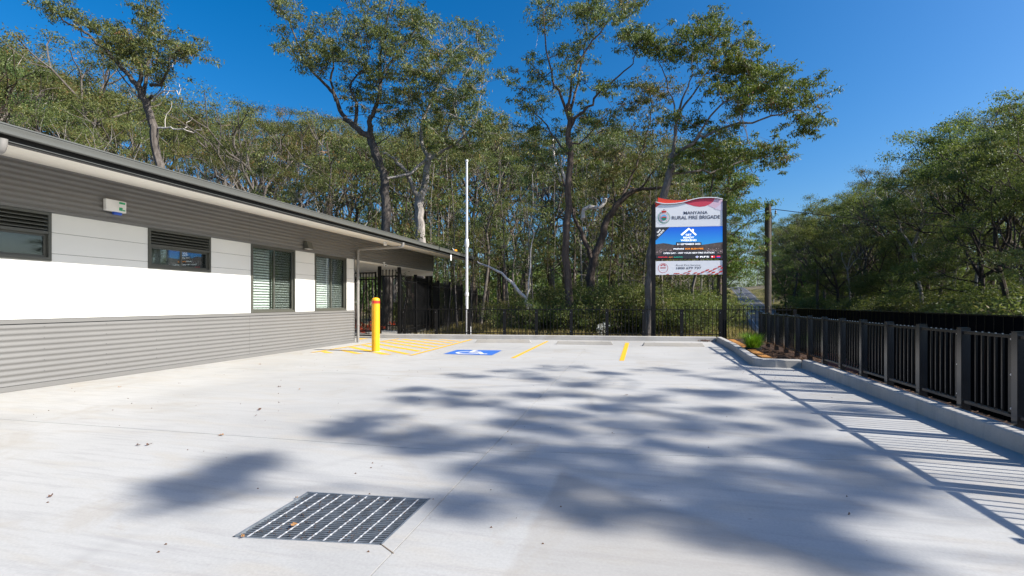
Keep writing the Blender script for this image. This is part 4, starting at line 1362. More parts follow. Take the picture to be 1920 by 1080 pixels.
tx('OPEN DAY - VISIT YOUR NEW FIRE STATION', 248, 1222, 562, .072, D_wht, .014)
tx('PREPARE.', 142, 330, 643, .040, D_red, .015)
tx('ACT.', 350, 432, 643, .040, D_org, .015)
tx('SURVIVE.', 450, 625, 641, .040, D_grn, .015)
tx('RFS', 948, 1122, 636, .070, D_wht, .02)
ex = q5(895, 636)
face_poly([(ex[0] - .055, ex[1]), (ex[0], ex[1] - .035), (ex[0] + .055, ex[1]), (ex[0], ex[1] + .035)], D_wht, 'shield_logo', scr)
face_poly(ngon_circle(ex[0], ex[1], .022, .022, 14), D_blu, 'shield_logo_centre', scr)
for (x0, x1, c_) in ((1162, 1236, D_red), (1268, 1336, D_red)):
    a, b = q5(x0, 650), q5(x1, 615)
    face_poly([(a[0], a[1]), (b[0], a[1]), (b[0], b[1]), (a[0], b[1])], c_, 'partner_logo', scr)
a, b = q5(1172, 642), q5(1195, 622)
face_poly([(a[0], a[1]), (b[0], a[1]), (b[0], b[1]), (a[0], b[1])], D_wht, 'partner_logo_mark', scr)
a, b = q5(1268, 650), q5(1336, 636)
face_poly([(a[0], a[1]), (b[0], a[1]), (b[0], b[1]), (a[0], b[1])], D_blu, 'partner_logo_base', scr)
# phone panel
zt3, zb3 = q5(700, 712)[1], q5(700, 978)[1]
LAY[0] = 0
pp = MB().box(xl, xr, YF, YF + .05, zb3, zt3).build('phone_panel', P_white, sg)
cc = q5(240, 852)
rg = MB()
for k in range(36):
    a0, a1 = 2 * math.pi * k / 36, 2 * math.pi * (k + 1) / 36
    vs = []
    for (a, r) in ((a0, .166), (a1, .166), (a1, .153), (a0, .153)):
        vs.append((cc[0] + r * math.cos(a), YF - .003, cc[1] + r * math.sin(a)))
    rg.add(vs, [(0, 1, 2, 3)[::-1]])
rg.build('emergency_ring', P_dred, pp)
hs1 = [(188, 812), (190, 795), (210, 783), (240, 778), (268, 783), (288, 795), (290, 812), (265, 812), (262, 798), (218, 798), (215, 812)]
face_poly([q5(*p) for p in hs1], P_dred, 'telephone_handset', pp)
tx('000', 185, 292, 848, .095, P_dred, .004, pp)
tx('EMERGENCY', 200, 280, 890, .022, P_pink, 0, pp)
tx('Rural Fire Service:', 493, 968, 796, .075, P_navy, .0, pp)
tx('1800 679 737', 490, 970, 853, .105, P_navy, .012, pp)
def chk(x, y, w, h_, sk):
    p = [(x, y), (x + w, y - sk), (x + w + h_ * .7, y - sk - h_), (x + h_ * .7, y - h_)]
    pts_ = [q5(*a) for a in p]
    pts_ = [(min(max(a, xl), xr), min(max(b, zb3 + .001), zt3)) for a, b in pts_]
    face_poly(pts_, P_dred, 'checker_patch', pp)
for (x, y, w, h_, sk) in ((298, 980, 52, 10, 6), (438, 966, 58, 12, 8), (492, 970, 55, 14, 8), (556, 980, 55, 9, 6), (630, 958, 55, 14, 10), (686, 974, 60, 16, 10), (715, 926, 58, 16, 12),
                          (822, 960, 58, 18, 10), (882, 978, 55, 20, 8), (962, 946, 60, 20, 12), (1046, 910, 60, 22, 12), (1105, 930, 60, 22, 12), (1162, 952, 62, 22, 10), (1090, 980, 60, 12, 5),
                          (1190, 888, 60, 22, 14), (1230, 978, 60, 20, 8), (1282, 840, 62, 22, 14), (1302, 938, 62, 24, 10), (1335, 868, 60, 24, 12), (1372, 975, 40, 20, 6)):
    chk(x, y + 3, w * 1.08, h_ * 1.35, sk)
for z in (zb + .03, zt_ - .05, zb2 + .05, zt3 - .05):
    MB().box(.05, SW - .05, .065, .10, z - .02, z + .02).build('cross_rail', M_blackm, sg)

# ------------------------------------------------------------------ trees
class Tree:
    def __init__(s, seed):
        s.r = random.Random(seed); s.w = MB(); s.dead = MB(); s.tips = []
    def rv(s):
        return V((s.r.gauss(0, 1), s.r.gauss(0, 1), s.r.gauss(0, 1)))
    def limb(s, pts, r0, r1, sides=8, dead=False, wob=0.0, sub=3):
        """smooth limb through the points"""
        P = [V(p) for p in pts]; out = []
        for i in range(len(P) - 1):
            p0, p1, p2, p3 = P[max(i - 1, 0)], P[i], P[i + 1], P[min(i + 2, len(P) - 1)]
            for k in range(sub):
                t = k / sub
                q = .5 * ((2 * p1) + (p2 - p0) * t + (2 * p0 - 5 * p1 + 4 * p2 - p3) * t * t + (3 * p1 - p0 - 3 * p2 + p3) * t ** 3)
                if wob and (i or k): q = q + s.rv() * wob
                out.append(q)
        out.append(P[-1])
        n = len(out)
        rad = [r0 + (r1 - r0) * (i / (n - 1)) ** .8 for i in range(n)]
        rad = [a * s.r.uniform(.94, 1.08) for a in rad]
        (s.dead if dead else s.w).tube(out, rad, sides)
        return out, rad
    def grow(s, p, d, L, r, lv, spread=38, up=.10, tip_lv=1, wob=.2):
        n = 3; pts = [p]; d = d.normalized()
        for i in range(n):
            d = (d + s.rv() * wob + V((0, 0, up))).normalized()
            p = p + d * L / n
            pts.append(p)
        s.w.tube(pts, [r, r * .87, r * .76, r * .66], 6 if r > .05 else (4 if r > .02 else 3), cap=False)
        if lv <= tip_lv: s.tips.append(p)
        if lv == 0: return
        k = 3 if s.r.random() < .45 else 2
        a0 = s.r.uniform(0, 6.28)
        for i in range(k):
            ax = d.orthogonal().normalized()
            ax.rotate(Matrix.Rotation(a0 + i * 6.28 / k + s.r.uniform(-.5, .5), 3, d))
            nd = d.copy(); nd.rotate(Matrix.Rotation(math.radians(s.r.uniform(.45, 1.2) * spread), 3, ax))
            s.grow(p, nd, L * s.r.uniform(.62, .88), r * .62, lv - 1, spread, up, tip_lv, wob)
def leaf_mesh(name, tips, per, rad, size, m, rs, droop=.5, flat_=.6, asp=.28):
    T_ = np.array([tuple(t) for t in tips], dtype=np.float64)
    n = len(T_) * per
    c = np.repeat(T_, per, 0)
    # uneven clump sizes
    cs = np.repeat(rs.uniform(.55, 1.35, len(T_)), per)[:, None]
    c = c + rs.normal(0, 1, (n, 3)) * np.array([rad, rad, rad * flat_]) * cs * .62
    a = rs.normal(0, 1, (n, 3)); a[:, 2] -= droop * 2
    a /= np.linalg.norm(a, axis=1)[:, None]
    b = np.cross(a, rs.normal(0, 1, (n, 3))); b /= np.linalg.norm(b, axis=1)[:, None] + 1e-9
    L = size * rs.uniform(.6, 1.3, n)[:, None]
    W = L * asp
    p0 = c; p2 = c + a * L
    mid = c + a * L * .42
    v = np.stack([p0, mid + b * W / 2, p2, mid - b * W / 2], 1).reshape(-1, 3)
    cl_t = np.repeat(rs.normal(0, .17, len(T_)), per)
    t = np.clip(rs.beta(2.2, 2.6, n) + cl_t, 0, 1)
    return fast_mesh(name, v, 4, m, t)

# generic trees: built once each, then copied
LIB = {}
def make_generic(kind, seed):
    """returns (trunk mesh, crown mesh, height)"""
    t = Tree(seed); r = t.r; rs = np.random.RandomState(seed)
    if kind == 'tall':        # slender forest eucalypt with a high open crown
        H = 20; hb = r.uniform(.42, .55) * H
        b = [V((0, 0, -1)), V((0, 0, 0))]
        x = y = 0
        for k in range(1, 6):
            x += r.uniform(-.35, .35); y += r.uniform(-.35, .35); b.append(V((x, y, hb * k / 5)))
        t.limb(b, .26, .16, 8)
        for k in range(3):
            a = k * 2.1 + r.uniform(-.5, .5)
            t.grow(b[-1], V((math.cos(a) * .5, math.sin(a) * .5, 1)), 3.5, .13, 3, 38, .10, tip_lv=0)
        for k in range(4):
            z = hb * r.uniform(.62, .95); a = r.uniform(0, 6.28)
            i_ = b[1].lerp(b[-1], z / hb)
            t.grow(i_, V((math.cos(a), math.sin(a), .55)), 2.4, .06, 2, 40, .06, tip_lv=0)
        cm = leaf_mesh('crown', t.tips, 260, .60, .155, M_leaf, rs, .3, .42)
    elif kind == 'broad':     # broader crown, starts lower
        H = 18; hb = r.uniform(.28, .38) * H
        b = [V((0, 0, -1)), V((0, 0, 0)), V((r.uniform(-.3, .3), r.uniform(-.3, .3), hb * .5)), V((r.uniform(-.5, .5), r.uniform(-.5, .5), hb))]
        t.limb(b, .32, .22, 8)
        for k in range(4):
            a = k * 1.57 + r.uniform(-.4, .4)
            t.grow(b[-1], V((math.cos(a) * .8, math.sin(a) * .8, 1)), 3.6, .16, 3, 40, .09, tip_lv=0)
        for k in range(3):
            a = r.uniform(0, 6.28)
            t.grow(b[2].lerp(b[3], r.uniform(.3, .9)), V((math.cos(a), math.sin(a), .3)), 2.6, .07, 2, 40, .05, tip_lv=0)
        cm = leaf_mesh('crown', t.tips, 260, .64, .155, M_leaf, rs, .3, .42)
    elif kind == 'dense':     # roadside trees with domed, thick crowns to the ground
        H = 13; hb = 3.8
        b = [V((0, 0, -1)), V((0, 0, 0)), V((r.uniform(-.3, .3), r.uniform(-.3, .3), hb))]
        t.limb(b, .24, .18, 8)
        for k in range(4):
            a = k * 1.57 + r.uniform(-.4, .4)
            t.grow(b[-1], V((math.cos(a) * .8, math.sin(a) * .8, 1)), 3.0, .12, 3, 42, .10, tip_lv=0)
        for k in range(4):
            a = r.uniform(0, 6.28)
            t.grow(V((0, 0, hb * r.uniform(.6, .95))), V((math.cos(a), math.sin(a), .25)), 2.0, .06, 2, 38, .04, tip_lv=1)
        cm = leaf_mesh('crown', t.tips, 300, .66, .145, M_leafd, rs, .25, .42, .34)
    elif kind == 'sapling':   # thin pale pole with a wisp of leaves
        H = 10
        b = [V((0, 0, -.5))]; x = y = 0
        for k in range(6):
            b.append(V((x, y, H * k / 5))); x += r.uniform(-.18, .18); y += r.uniform(-.18, .18)
        pts_, _ = t.limb(b, .062, .018, 5)
        for k in range(9):
            p = pts_[int(len(pts_) * r.uniform(.45, .98))]
            a = r.uniform(0, 6.28)
            t.grow(p, V((math.cos(a), math.sin(a), .7)), .8, .014, 1, 40, .1)
        cm = leaf_mesh('crown', t.tips, 22, .32, .20, M_leaf, rs, .5, .8)
    else:                     # shrub
        H = 2.4
        for k in range(9):
            a = r.uniform(0, 6.28); rr_ = r.uniform(0, .5)
            t.grow(V((math.cos(a) * rr_, math.sin(a) * rr_, -.1)), V((math.cos(a) * .5, math.sin(a) * .5, 1)), .75, .018, 2, 34, .12, tip_lv=2)
        cm = leaf_mesh('foliage', t.tips, 56, .24, .075, M_shrub, rs, .0, .8, .34)
    top = max(p.z for p in t.tips)
    nm = 'stem' if kind == 'shrub' else 'trunk'
    bk = {'tall': [M_bark, M_barkp, M_barkd][seed % 3], 'broad': [M_bark, M_barkd][seed % 2], 'dense': M_barkd, 'sapling': [M_bark, M_barkp, M_barkd][seed % 3], 'shrub': M_barkd}[kind]
    return t.w.mesh(nm, bk, True), cm, top
for kind, n in (('tall', 5), ('broad', 4), ('dense', 5), ('sapling', 4), ('shrub', 5)):
    LIB[kind] = [make_generic(kind, 11 + 7 * k + len(kind)) for k in range(n)]
tot = {}
NAMES = {'tall': 'eucalyptus_tree', 'broad': 'eucalyptus_tree', 'dense': 'roadside_tree', 'sapling': 'sapling', 'shrub': 'shrub'}
CATS = {'tall': 'tree', 'broad': 'tree', 'dense': 'tree', 'sapling': 'sapling', 'shrub': 'shrub'}
R = random.Random(77)
def plant(kind, x, y, H, label, group, wide=1.0, lean=0.03, var=None, z=None):
    L = LIB[kind]
    me_t, me_c, top = L[var if var is not None else R.randrange(len(L))]
    s = H / top
    root = thing(NAMES[kind], label, CATS[kind], (x, y, height(x, y) - .05 if z is None else z), R.uniform(0, 6.28), group)
    root.rotation_euler.x = R.uniform(-lean, lean); root.rotation_euler.y = R.uniform(-lean, lean)
    sw = s * wide * R.uniform(.9, 1.12)
    root.scale = (sw, sw, s)
    inst(me_t.name.split('.')[0], me_t, root)
    inst(me_c.name.split('.')[0], me_c, root)
    return root
SKY_L = [(-300, 40), (0, 60), (60, 80), (130, 120), (200, 165), (300, 200), (400, 215), (470, 210), (520, 195), (570, 220), (640, 250), (700, 240), (900, 215), (960, 265), (1010, 275), (1100, 250), (1180, 255), (1300, 300), (1400, 350), (1430, 480)]
SKY_R = [(1440, 430), (1500, 400), (1550, 388), (1620, 355), (1700, 335), (1760, 328), (1800, 310), (1850, 275), (1900, 215), (1960, 200), (2200, 180)]
def region(u):
    for lim, t in ((330, 'above the near end of the building roof'), (660, 'above the far end of the building roof'), (900, 'behind the security fence and flagpole'),
                   (1120, 'behind the low fence, between flagpole and curved tree'), (1260, 'behind the low fence, left of the sign'), (1440, 'behind or just right of the sign'), (1600, 'just right of the power pole'), (1780, 'mid way along the right'), (9999, 'at the right edge')):
        if u < lim: return t
def px_u(x, y):
    d = -x * SA + y * CA
    return 960 + F * (x * CA + y * SA) / d if d > .1 else 9999
def skyl(tab, u):
    if u <= tab[0][0]: return tab[0][1]
    for a, b in zip(tab, tab[1:]):
        if u <= b[0]: return a[1] + (b[1] - a[1]) * (u - a[0]) / (b[0] - a[0])
    return tab[-1][1]
def ztop_at(u, v, d): return EYE + (567 - v) / F * d
# forest rows behind the car park and building
rows = [(27, 34, 105, 70, 'tall', 'front'), (35, 44, 74, 14, 'broad', 'mid'), (38, 50, 78, 0, 'tall', 'mid'), (54, 70, 84, 4, 'broad', 'rear'), (58, 78, 84, 10, 'tall', 'rear')]
LBL = {'front': ('front row eucalyptus', 'front row forest trees behind the back fence'),
       'mid': ('middle row forest eucalyptus', 'forest trees in the middle rows'),
       'rear': ('rear row forest eucalyptus', 'forest trees at the rear')}
for (d0, d1, stepu, drop, kind, zn) in rows:
    u = -260
    while u < 1400:
        d = R.uniform(d0, d1)
        uu = u + R.uniform(-.35, .35) * stepu
        u += stepu * (1.35 if u < 420 else 1)
        if uu > 1325: continue
        P_ = at(uu, 567, d)
        if P_.x < -8 and P_.y < 22.5: continue
        if abs(P_.x - road_x(P_.y)) < 7 and P_.x < road_x(P_.y) + 5: continue
        v = skyl(SKY_L, uu) + drop + R.uniform(-16, 48)
        H = ztop_at(uu, v, d) - height(P_.x, P_.y)
        plant(kind, P_.x, P_.y, H, LBL[zn][0] + ' ' + region(uu), LBL[zn][1] + ' ' + region(uu), R.uniform(.75, 1.0))
# saplings: thin pale poles
for k in range(88):
    uu = R.uniform(700, 1360) if k % 5 else R.uniform(450, 900)
    d = R.uniform(21, 40)
    P_ = at(uu, 567, d)
    if P_.y < 19.5 or uu > 1325: continue
    v = R.uniform(250, 440)
    plant('sapling', P_.x, P_.y, ztop_at(uu, v, d) + .3, 'thin pale sapling ' + region(uu), 'thin saplings ' + region(uu), 1.0 if d < 30 else 1.3, .07)
# shrubs behind the fence
for k in range(190):
    uu = R.uniform(690, 1385); d = 19.5 + 20 * R.random() ** 1.3
    P_ = at(uu, 567, d)
    if P_.y < 18.4 or P_.x > 4.8 + max(0, P_.y - 30) * .2: continue
    if uu < 945 and d < 36: continue
    if uu > 1330: continue
    H = R.uniform(.8, 2.3) * (1 + .012 * (d - 20))
    plant('shrub', P_.x, P_.y, H, 'leafy green understorey shrub ' + region(uu), 'understorey shrubs ' + region(uu), R.uniform(.9, 1.3))
# right of the road
for (o0, o1, stepu, hf, wd) in ((8, 12, 56, 1.0, 1.0), (14, 20, 48, .98, 1.0), (24, 34, 42, .95, 1.1)):
    u = 1438
    while u < 2150:
        uu = u + R.uniform(-12, 12); u += stepu
        off = R.uniform(o0, o1)
        # march along the sight line until it is 'off' metres beyond the road centre
        t = (uu - 960) / F; dx, dy = t * CA - SA, t * SA + CA
        d = 10
        while d < 170 and d * dx - road_x(d * dy) < off: d += .5
        if d >= 170: continue
        P_ = at(uu, 567, d)
        v = skyl(SKY_R, uu) + R.uniform(-28, 24)
        H = (ztop_at(uu, v, d) - height(P_.x, P_.y)) * (hf if o0 == 8 else 1)
        H = min(H, 27)
        if o0 == 8: H *= R.uniform(.6, 1.0)
        plant('dense' if R.random() < (.6 if o0 == 8 else .35) else R.choice(('broad', 'tall')), P_.x, P_.y, H, ('front row' if o0 == 8 else 'deeper') + ' woodland tree beyond the road ' + region(uu), ('front' if o0 == 8 else 'deeper') + ' woodland trees beyond the road ' + region(uu), wd * .95 if H < 16 else .85)
for k in range(26):
    uu = 1452 + k * 6.5 + R.uniform(-4, 4)
    t = (uu - 960) / F; dx, dy = t * CA - SA, t * SA + CA
    d = 60
    while d < 260 and d * dx - road_x(d * dy) < 6.5 + (k % 3) * 4: d += 1
    P_ = at(uu, 567, d)
    v = skyl(SKY_R, uu) + R.uniform(-6, 60)
    plant(R.choice(('dense', 'broad', 'tall')), P_.x, P_.y, min(30, ztop_at(uu, v, d) - height(P_.x, P_.y)), 'distant gum in the forest edge just right of the power pole', 'distant forest edge right of the power pole', .8)
# understorey beyond the road
for k in range(130):
    y = R.uniform(14, 130); x = road_x(y) + R.uniform(6.5, 18)
    plant('shrub', x, y, R.uniform(1.6, 3.4), 'green bush at the foot of the woodland beyond the road', 'bushes beyond the road', 1.4)
for k in range(22):
    y = R.uniform(62, 165); x = road_x(y) + R.uniform(9, 26)
    plant(R.choice(('dense', 'broad', 'dense')), x, y, R.uniform(10, 17), 'bushy tree on the rise just right of the power pole', 'trees on the rise right of the power pole', 1.05)
# far along the road, both sides
for k in range(60):
    y = R.uniform(110, 330); sd = R.choice((-1, 1)); x = road_x(y) + sd * R.uniform(9, 34)
    plant('tall' if R.random() < .5 else 'broad', x, y, R.uniform(12, 20), 'far eucalyptus lining the road up the hill', 'far trees lining the road', .95)
for k in range(26):
    y = R.uniform(46, 110); x = road_x(y) - R.uniform(7.5, 22)
    if 1338 < px_u(x, y) < 1450: continue
    plant('tall' if R.random() < .5 else 'broad', x, y, R.uniform(10, 15), 'eucalyptus on the left verge of the road beyond the sign', 'trees on the left of the road', .95)

# a deep backdrop of woodland that reads as one mass
tips = []
rr3 = random.Random(9)
for k in range(2600):
    uu = rr3.uniform(-500, 2300); d = rr3.uniform(95, 150)
    P_ = at(uu, 567, d)
    if abs(P_.x - road_x(P_.y)) < 9: continue
    v = (skyl(SKY_L, uu) if uu < 1430 else skyl(SKY_R, uu)) 
    zmax = min(11, ztop_at(uu, v, d) * .45)
    if uu > 1340 and uu < 1470: zmax = 8
    tips.append((P_.x, P_.y, height(P_.x, P_.y) + rr3.random() * zmax))
for k in range(700):
    y = rr3.uniform(330, 420); x = road_x(y) + rr3.uniform(-90, 110)
    tips.append((x, y, height(x, y) + rr3.random() * 17))
dm = leaf_mesh('distant_woodland', tips, 46, 2.6, 1.1, M_leafd, np.random.RandomState(3), .2, .8, .5)
tag(inst('distant_woodland', dm), kind='stuff')

# ------------------------------------------------------------------ the trees one can tell apart
def hero(name, label, limbs, crowns, seed, bark, leafm, leaf=.16, per=30, rad=.42, padpx=30, dead=(), cat='tree', twigs=6, base_extra=None):
    """limbs: lists of (u,v,depth); crowns: (polygon px, number of pads, depth0, depth1)"""
    t = Tree(seed); r = t.r
    nodes = []
    for (pl, r0, r1) in limbs:
        pts_ = [at(*p) for p in pl]
        if pl is limbs[0][0]:
            gz = height(pts_[0].x, pts_[0].y)
            pts_[0].z = gz - .3
        o, rad_ = t.limb(pts_, r0, r1, 9 if r0 > .1 else 6, wob=.035)
        start = int(len(o) * (.45 if pl is limbs[0][0] else .15))
        for i in range(start, len(o)): nodes.append((o[i], rad_[i]))
    for (pl, r0, r1) in dead:
        t.limb([at(*p) for p in pl], r0, r1, 6, dead=True, wob=.05)
    def inpoly(u, v, poly):
        c = False
        for i in range(len(poly)):
            a, b = poly[i], poly[(i + 1) % len(poly)]
            if (a[1] > v) != (b[1] > v) and u < (b[0] - a[0]) * (v - a[1]) / (b[1] - a[1]) + a[0]: c = not c
        return c
    for (poly, npad, d0, d1) in crowns:
        us = [p[0] for p in poly]; vs = [p[1] for p in poly]
        k = 0; tries = 0; got = []
        while k < npad and tries < npad * 60:
            tries += 1
            u, v = r.uniform(min(us), max(us)), r.uniform(min(vs), max(vs))
            if not inpoly(u, v, poly): continue
            d = r.uniform(d0, d1)
            q = at(u, v, d)
            if any((q - g_).length < padpx * d / F * .85 for g_ in got): continue
            got.append(q); k += 1
            # branch from the nearest limb node that lies lower
            best = min(nodes, key=lambda nd: (nd[0] - q).length + max(0, nd[0].z - q.z) * 2.0)
            a, ra = best
            L = (q - a).length
            if L > .25:
                mid1 = a.lerp(q, .35) + V((0, 0, -.10 * L)) + t.rv() * .05 * L
                mid2 = a.lerp(q, .70) + V((0, 0, -.05 * L)) + t.rv() * .05 * L
                rb_ = min(ra * .6, .014 + .014 * L)
                o, rr_ = t.limb([a, mid1, mid2, q], rb_, .010, 5, sub=2)
                nodes.append((o[len(o) // 2], rr_[len(o) // 2]))
            pr = padpx * d / F
            for j in range(twigs):
                w_ = V((r.gauss(0, .5), r.gauss(0, .5), r.gauss(0.08, .18))) * pr * 1.35
                e = q + w_
                st = a.lerp(q, r.uniform(.72, 1.0)) if L > .25 else q
                m_ = st.lerp(e, .5) + V((0, 0, -.06 * w_.length))
                t.w.tube([st, m_, e], [.009, .006, .004], 3, cap=False)
                t.tips.append(e)
    rs = np.random.RandomState(seed)
    b0 = at(*limbs[0][0][0]); b0.z = height(b0.x, b0.y)
    root = thing(name, label, cat, b0)
    def shift(me):
        me.transform(Matrix.Translation(-b0)); return me
    inst('trunk', shift(t.w.mesh('trunk', bark, True)), root)
    if t.dead.v: tag(inst('dead_branch', shift(t.dead.mesh('dead_branch', M_dead, True)), root), 'bleached dead branches')
    inst('crown', shift(leaf_mesh('crown', t.tips, int(per * 2.3), rad * .70, leaf * .78, leafm, rs, .45, .40)), root)
    return root

# 1. leaning tree above the roof on the left
d = 24
hero('leaning_eucalyptus', 'leaning eucalyptus with bleached dead branches rising above the building roof', [
    ([(330, 560, d), (318, 420, d), (303, 335, d), (290, 270, d), (283, 225, d), (272, 190, d), (262, 165, d)], .24, .15),
    ([(264, 170, d), (250, 152, d + .3), (225, 122, d + .5), (200, 95, d + .6), (178, 78, d + .5), (158, 60, d + .3), (130, 45, d), (105, 25, d), (80, 14, d - .3)], .14, .02),
    ([(262, 166, d), (262, 140, d - .3), (262, 115, d - .5), (255, 98, d - .6)], .11, .06),
    ([(268, 178, d), (275, 140, d + .6), (283, 95, d + 1), (278, 55, d + 1.2), (272, 22, d + 1.2)], .10, .02),
    ([(283, 160, d), (300, 158, d - .5), (312, 140, d - .8), (320, 108, d - 1), (340, 90, d - 1.1), (375, 84, d - 1.2)], .09, .015),
    ([(285, 180, d), (270, 190, d + 1), (245, 165, d + 1.5), (215, 120, d + 2)], .08, .02)],
    [([(125, 15), (150, 55), (190, 90), (215, 125), (260, 130), (300, 120), (340, 110), (392, 92), (380, 72), (340, 75), (310, 55), (290, 15), (262, 10), (258, 45), (225, 55), (180, 40), (138, 20)], 46, d - 2, d + 2.4),
     ([(66, 4), (120, 12), (118, 26), (75, 22)], 4, d - .4, d + .3), ([(285, 130), (335, 130), (330, 150), (290, 150)], 3, d - 1, d + 1)],
    21, M_bark, M_leaf, .20, 24, .36, 24,
    dead=[([(297, 240, d), (318, 240, d - .3), (345, 244, d - .4), (362, 246, d - .4), (378, 241, d - .5)], .045, .012), ([(345, 244, d - .4), (352, 232, d - .5), (360, 220, d - .5)], .022, .008),
          ([(285, 190, d), (300, 178, d - .4), (318, 170, d - .7), (338, 172, d - .8), (337, 158, d - .9)], .05, .01), ([(308, 175, d), (318, 160, d + .2), (312, 178, d)], .02, .01),
          ([(310, 240, d), (313, 215, d), (322, 190, d)], .02, .008), ([(318, 130, d - .9), (325, 118, d - .9), (337, 108, d - 1)], .035, .012)])

# 2. the two big trees
d = 25
hero('spreading_eucalyptus', 'big spreading eucalyptus whose trunk forks left of the flagpole', [
    ([(724, 600, d), (726, 500, d), (725, 430, d), (722, 375, d), (719, 335, d), (708, 300, d), (700, 275, d), (693, 255, d)], .27, .20),
    ([(693, 256, d), (672, 243, d), (650, 222, d + .4), (638, 210, d + .6), (626, 175, d + .8), (605, 155, d + 1), (580, 125, d + 1), (560, 90, d + 1.2), (552, 60, d + 1), (535, 30, d + 1), (515, 5, d + 1)], .16, .018),
    ([(694, 258, d), (694, 230, d - .3), (703, 205, d - .6), (712, 170, d - .8), (713, 120, d - .8), (718, 75, d - 1), (730, 20, d - 1.2), (745, -15, d - 1.2)], .16, .02),
    ([(630, 190, d + .8), (620, 150, d + .5), (626, 115, d + .3), (615, 75, d), (595, 30, d)], .08, .015),
    ([(665, 235, d), (668, 190, d - .5), (655, 165, d - .6), (680, 130, d - 1), (690, 90, d - 1.4), (675, 40, d - 1.6)], .10, .015),
    ([(575, 120, d + 1), (548, 95, d + .6), (535, 60, d + .4)], .04, .012),
    ([(712, 150, d - .8), (740, 105, d - .4), (765, 75, d), (800, 25, d + .2)], .07, .015)],
    [([(505, 0), (520, 40), (545, 95), (600, 135), (640, 110), (640, 70), (590, 60), (560, 20), (560, 0)], 20, d - 1, d + 1.6),
     ([(600, 0), (640, 120), (720, 130), (790, 120), (800, 60), (790, 0)], 34, d - 2.6, d + 1.2),
     ([(565, 100), (620, 90), (610, 130), (580, 140)], 4, d, d + 1), ([(650, 130), (800, 120), (810, 200), (730, 190), (670, 175)], 16, d - 2, d + 2), ([(600, 150), (700, 170), (780, 200), (770, 260), (730, 240), (640, 190)], 10, d - 1.5, d + 2)],
    22, M_bark, M_leaf, .20, 26, .38, 25,
    dead=[([(703, 205, d - .6), (725, 210, d - 1), (746, 204, d - 1.2)], .06, .03), ([(650, 222, d + .4), (625, 222, d + .4), (605, 210, d + .5)], .035, .01), ([(694, 205, d - .5), (668, 196, d - .9), (655, 200, d - 1)], .03, .012)])
hero('forked_eucalyptus', 'big grey barked eucalyptus with a forked trunk just left of the flagpole', [
    ([(788, 600, d + 1), (788, 500, d + 1), (789, 440, d + 1), (786, 395, d + 1), (787, 370, d + 1)], .30, .26),
    ([(787, 372, d + 1), (772, 350, d + .8), (764, 325, d + .6), (745, 305, d + .4), (728, 292, d + .3), (718, 288, d + .3)], .15, .05),
    ([(787, 372, d + 1), (798, 345, d + 1), (802, 305, d + 1), (806, 292, d + .8)], .20, .16),
    ([(804, 300, d + .9), (835, 280, d + .6), (862, 262, d + .4), (885, 240, d), (895, 205, d - .2), (905, 160, d - .4)], .10, .02),
    ([(802, 305, d + 1), (790, 260, d + 1.4), (800, 210, d + 1.6), (825, 150, d + 1.8), (845, 100, d + 1.8), (880, 70, d + 1.8)], .12, .02),
    ([(800, 300, d + 1), (775, 322, d + .2), (748, 330, d - .2), (727, 335, d - .4)], .09, .06),
    ([(800, 215, d + 1.6), (770, 170, d + 2), (760, 120, d + 2.2)], .06, .015),
    ([(870, 255, d + .3), (850, 200, d - .4), (868, 150, d - .8), (900, 95, d - 1)], .07, .015),
    ([(885, 240, d), (915, 225, d - .2), (938, 215, d - .2)], .04, .012)],
    [([(770, 60), (800, 30), (850, 55), (905, 50), (918, 90), (905, 130), (920, 155), (900, 190), (860, 180), (800, 170), (770, 130)], 44, d - 1.8, d + 3.2),
     ([(760, 170), (900, 180), (900, 225), (850, 250), (780, 250), (740, 220)], 18, d - 1.5, d + 3),
     ([(880, 200), (945, 210), (945, 250), (900, 270)], 10, d - 1, d + 1), ([(800, 240), (900, 240), (900, 290), (830, 310)], 8, d - 1, d + 1.5)],
    23, M_barkp, M_leaf, .20, 26, .38, 25,
    dead=[([(806, 295, d + .8), (825, 298, d + .6), (840, 292, d + .5)], .05, .02), ([(860, 262, d), (870, 246, d), (884, 240, d)], .03, .01)])

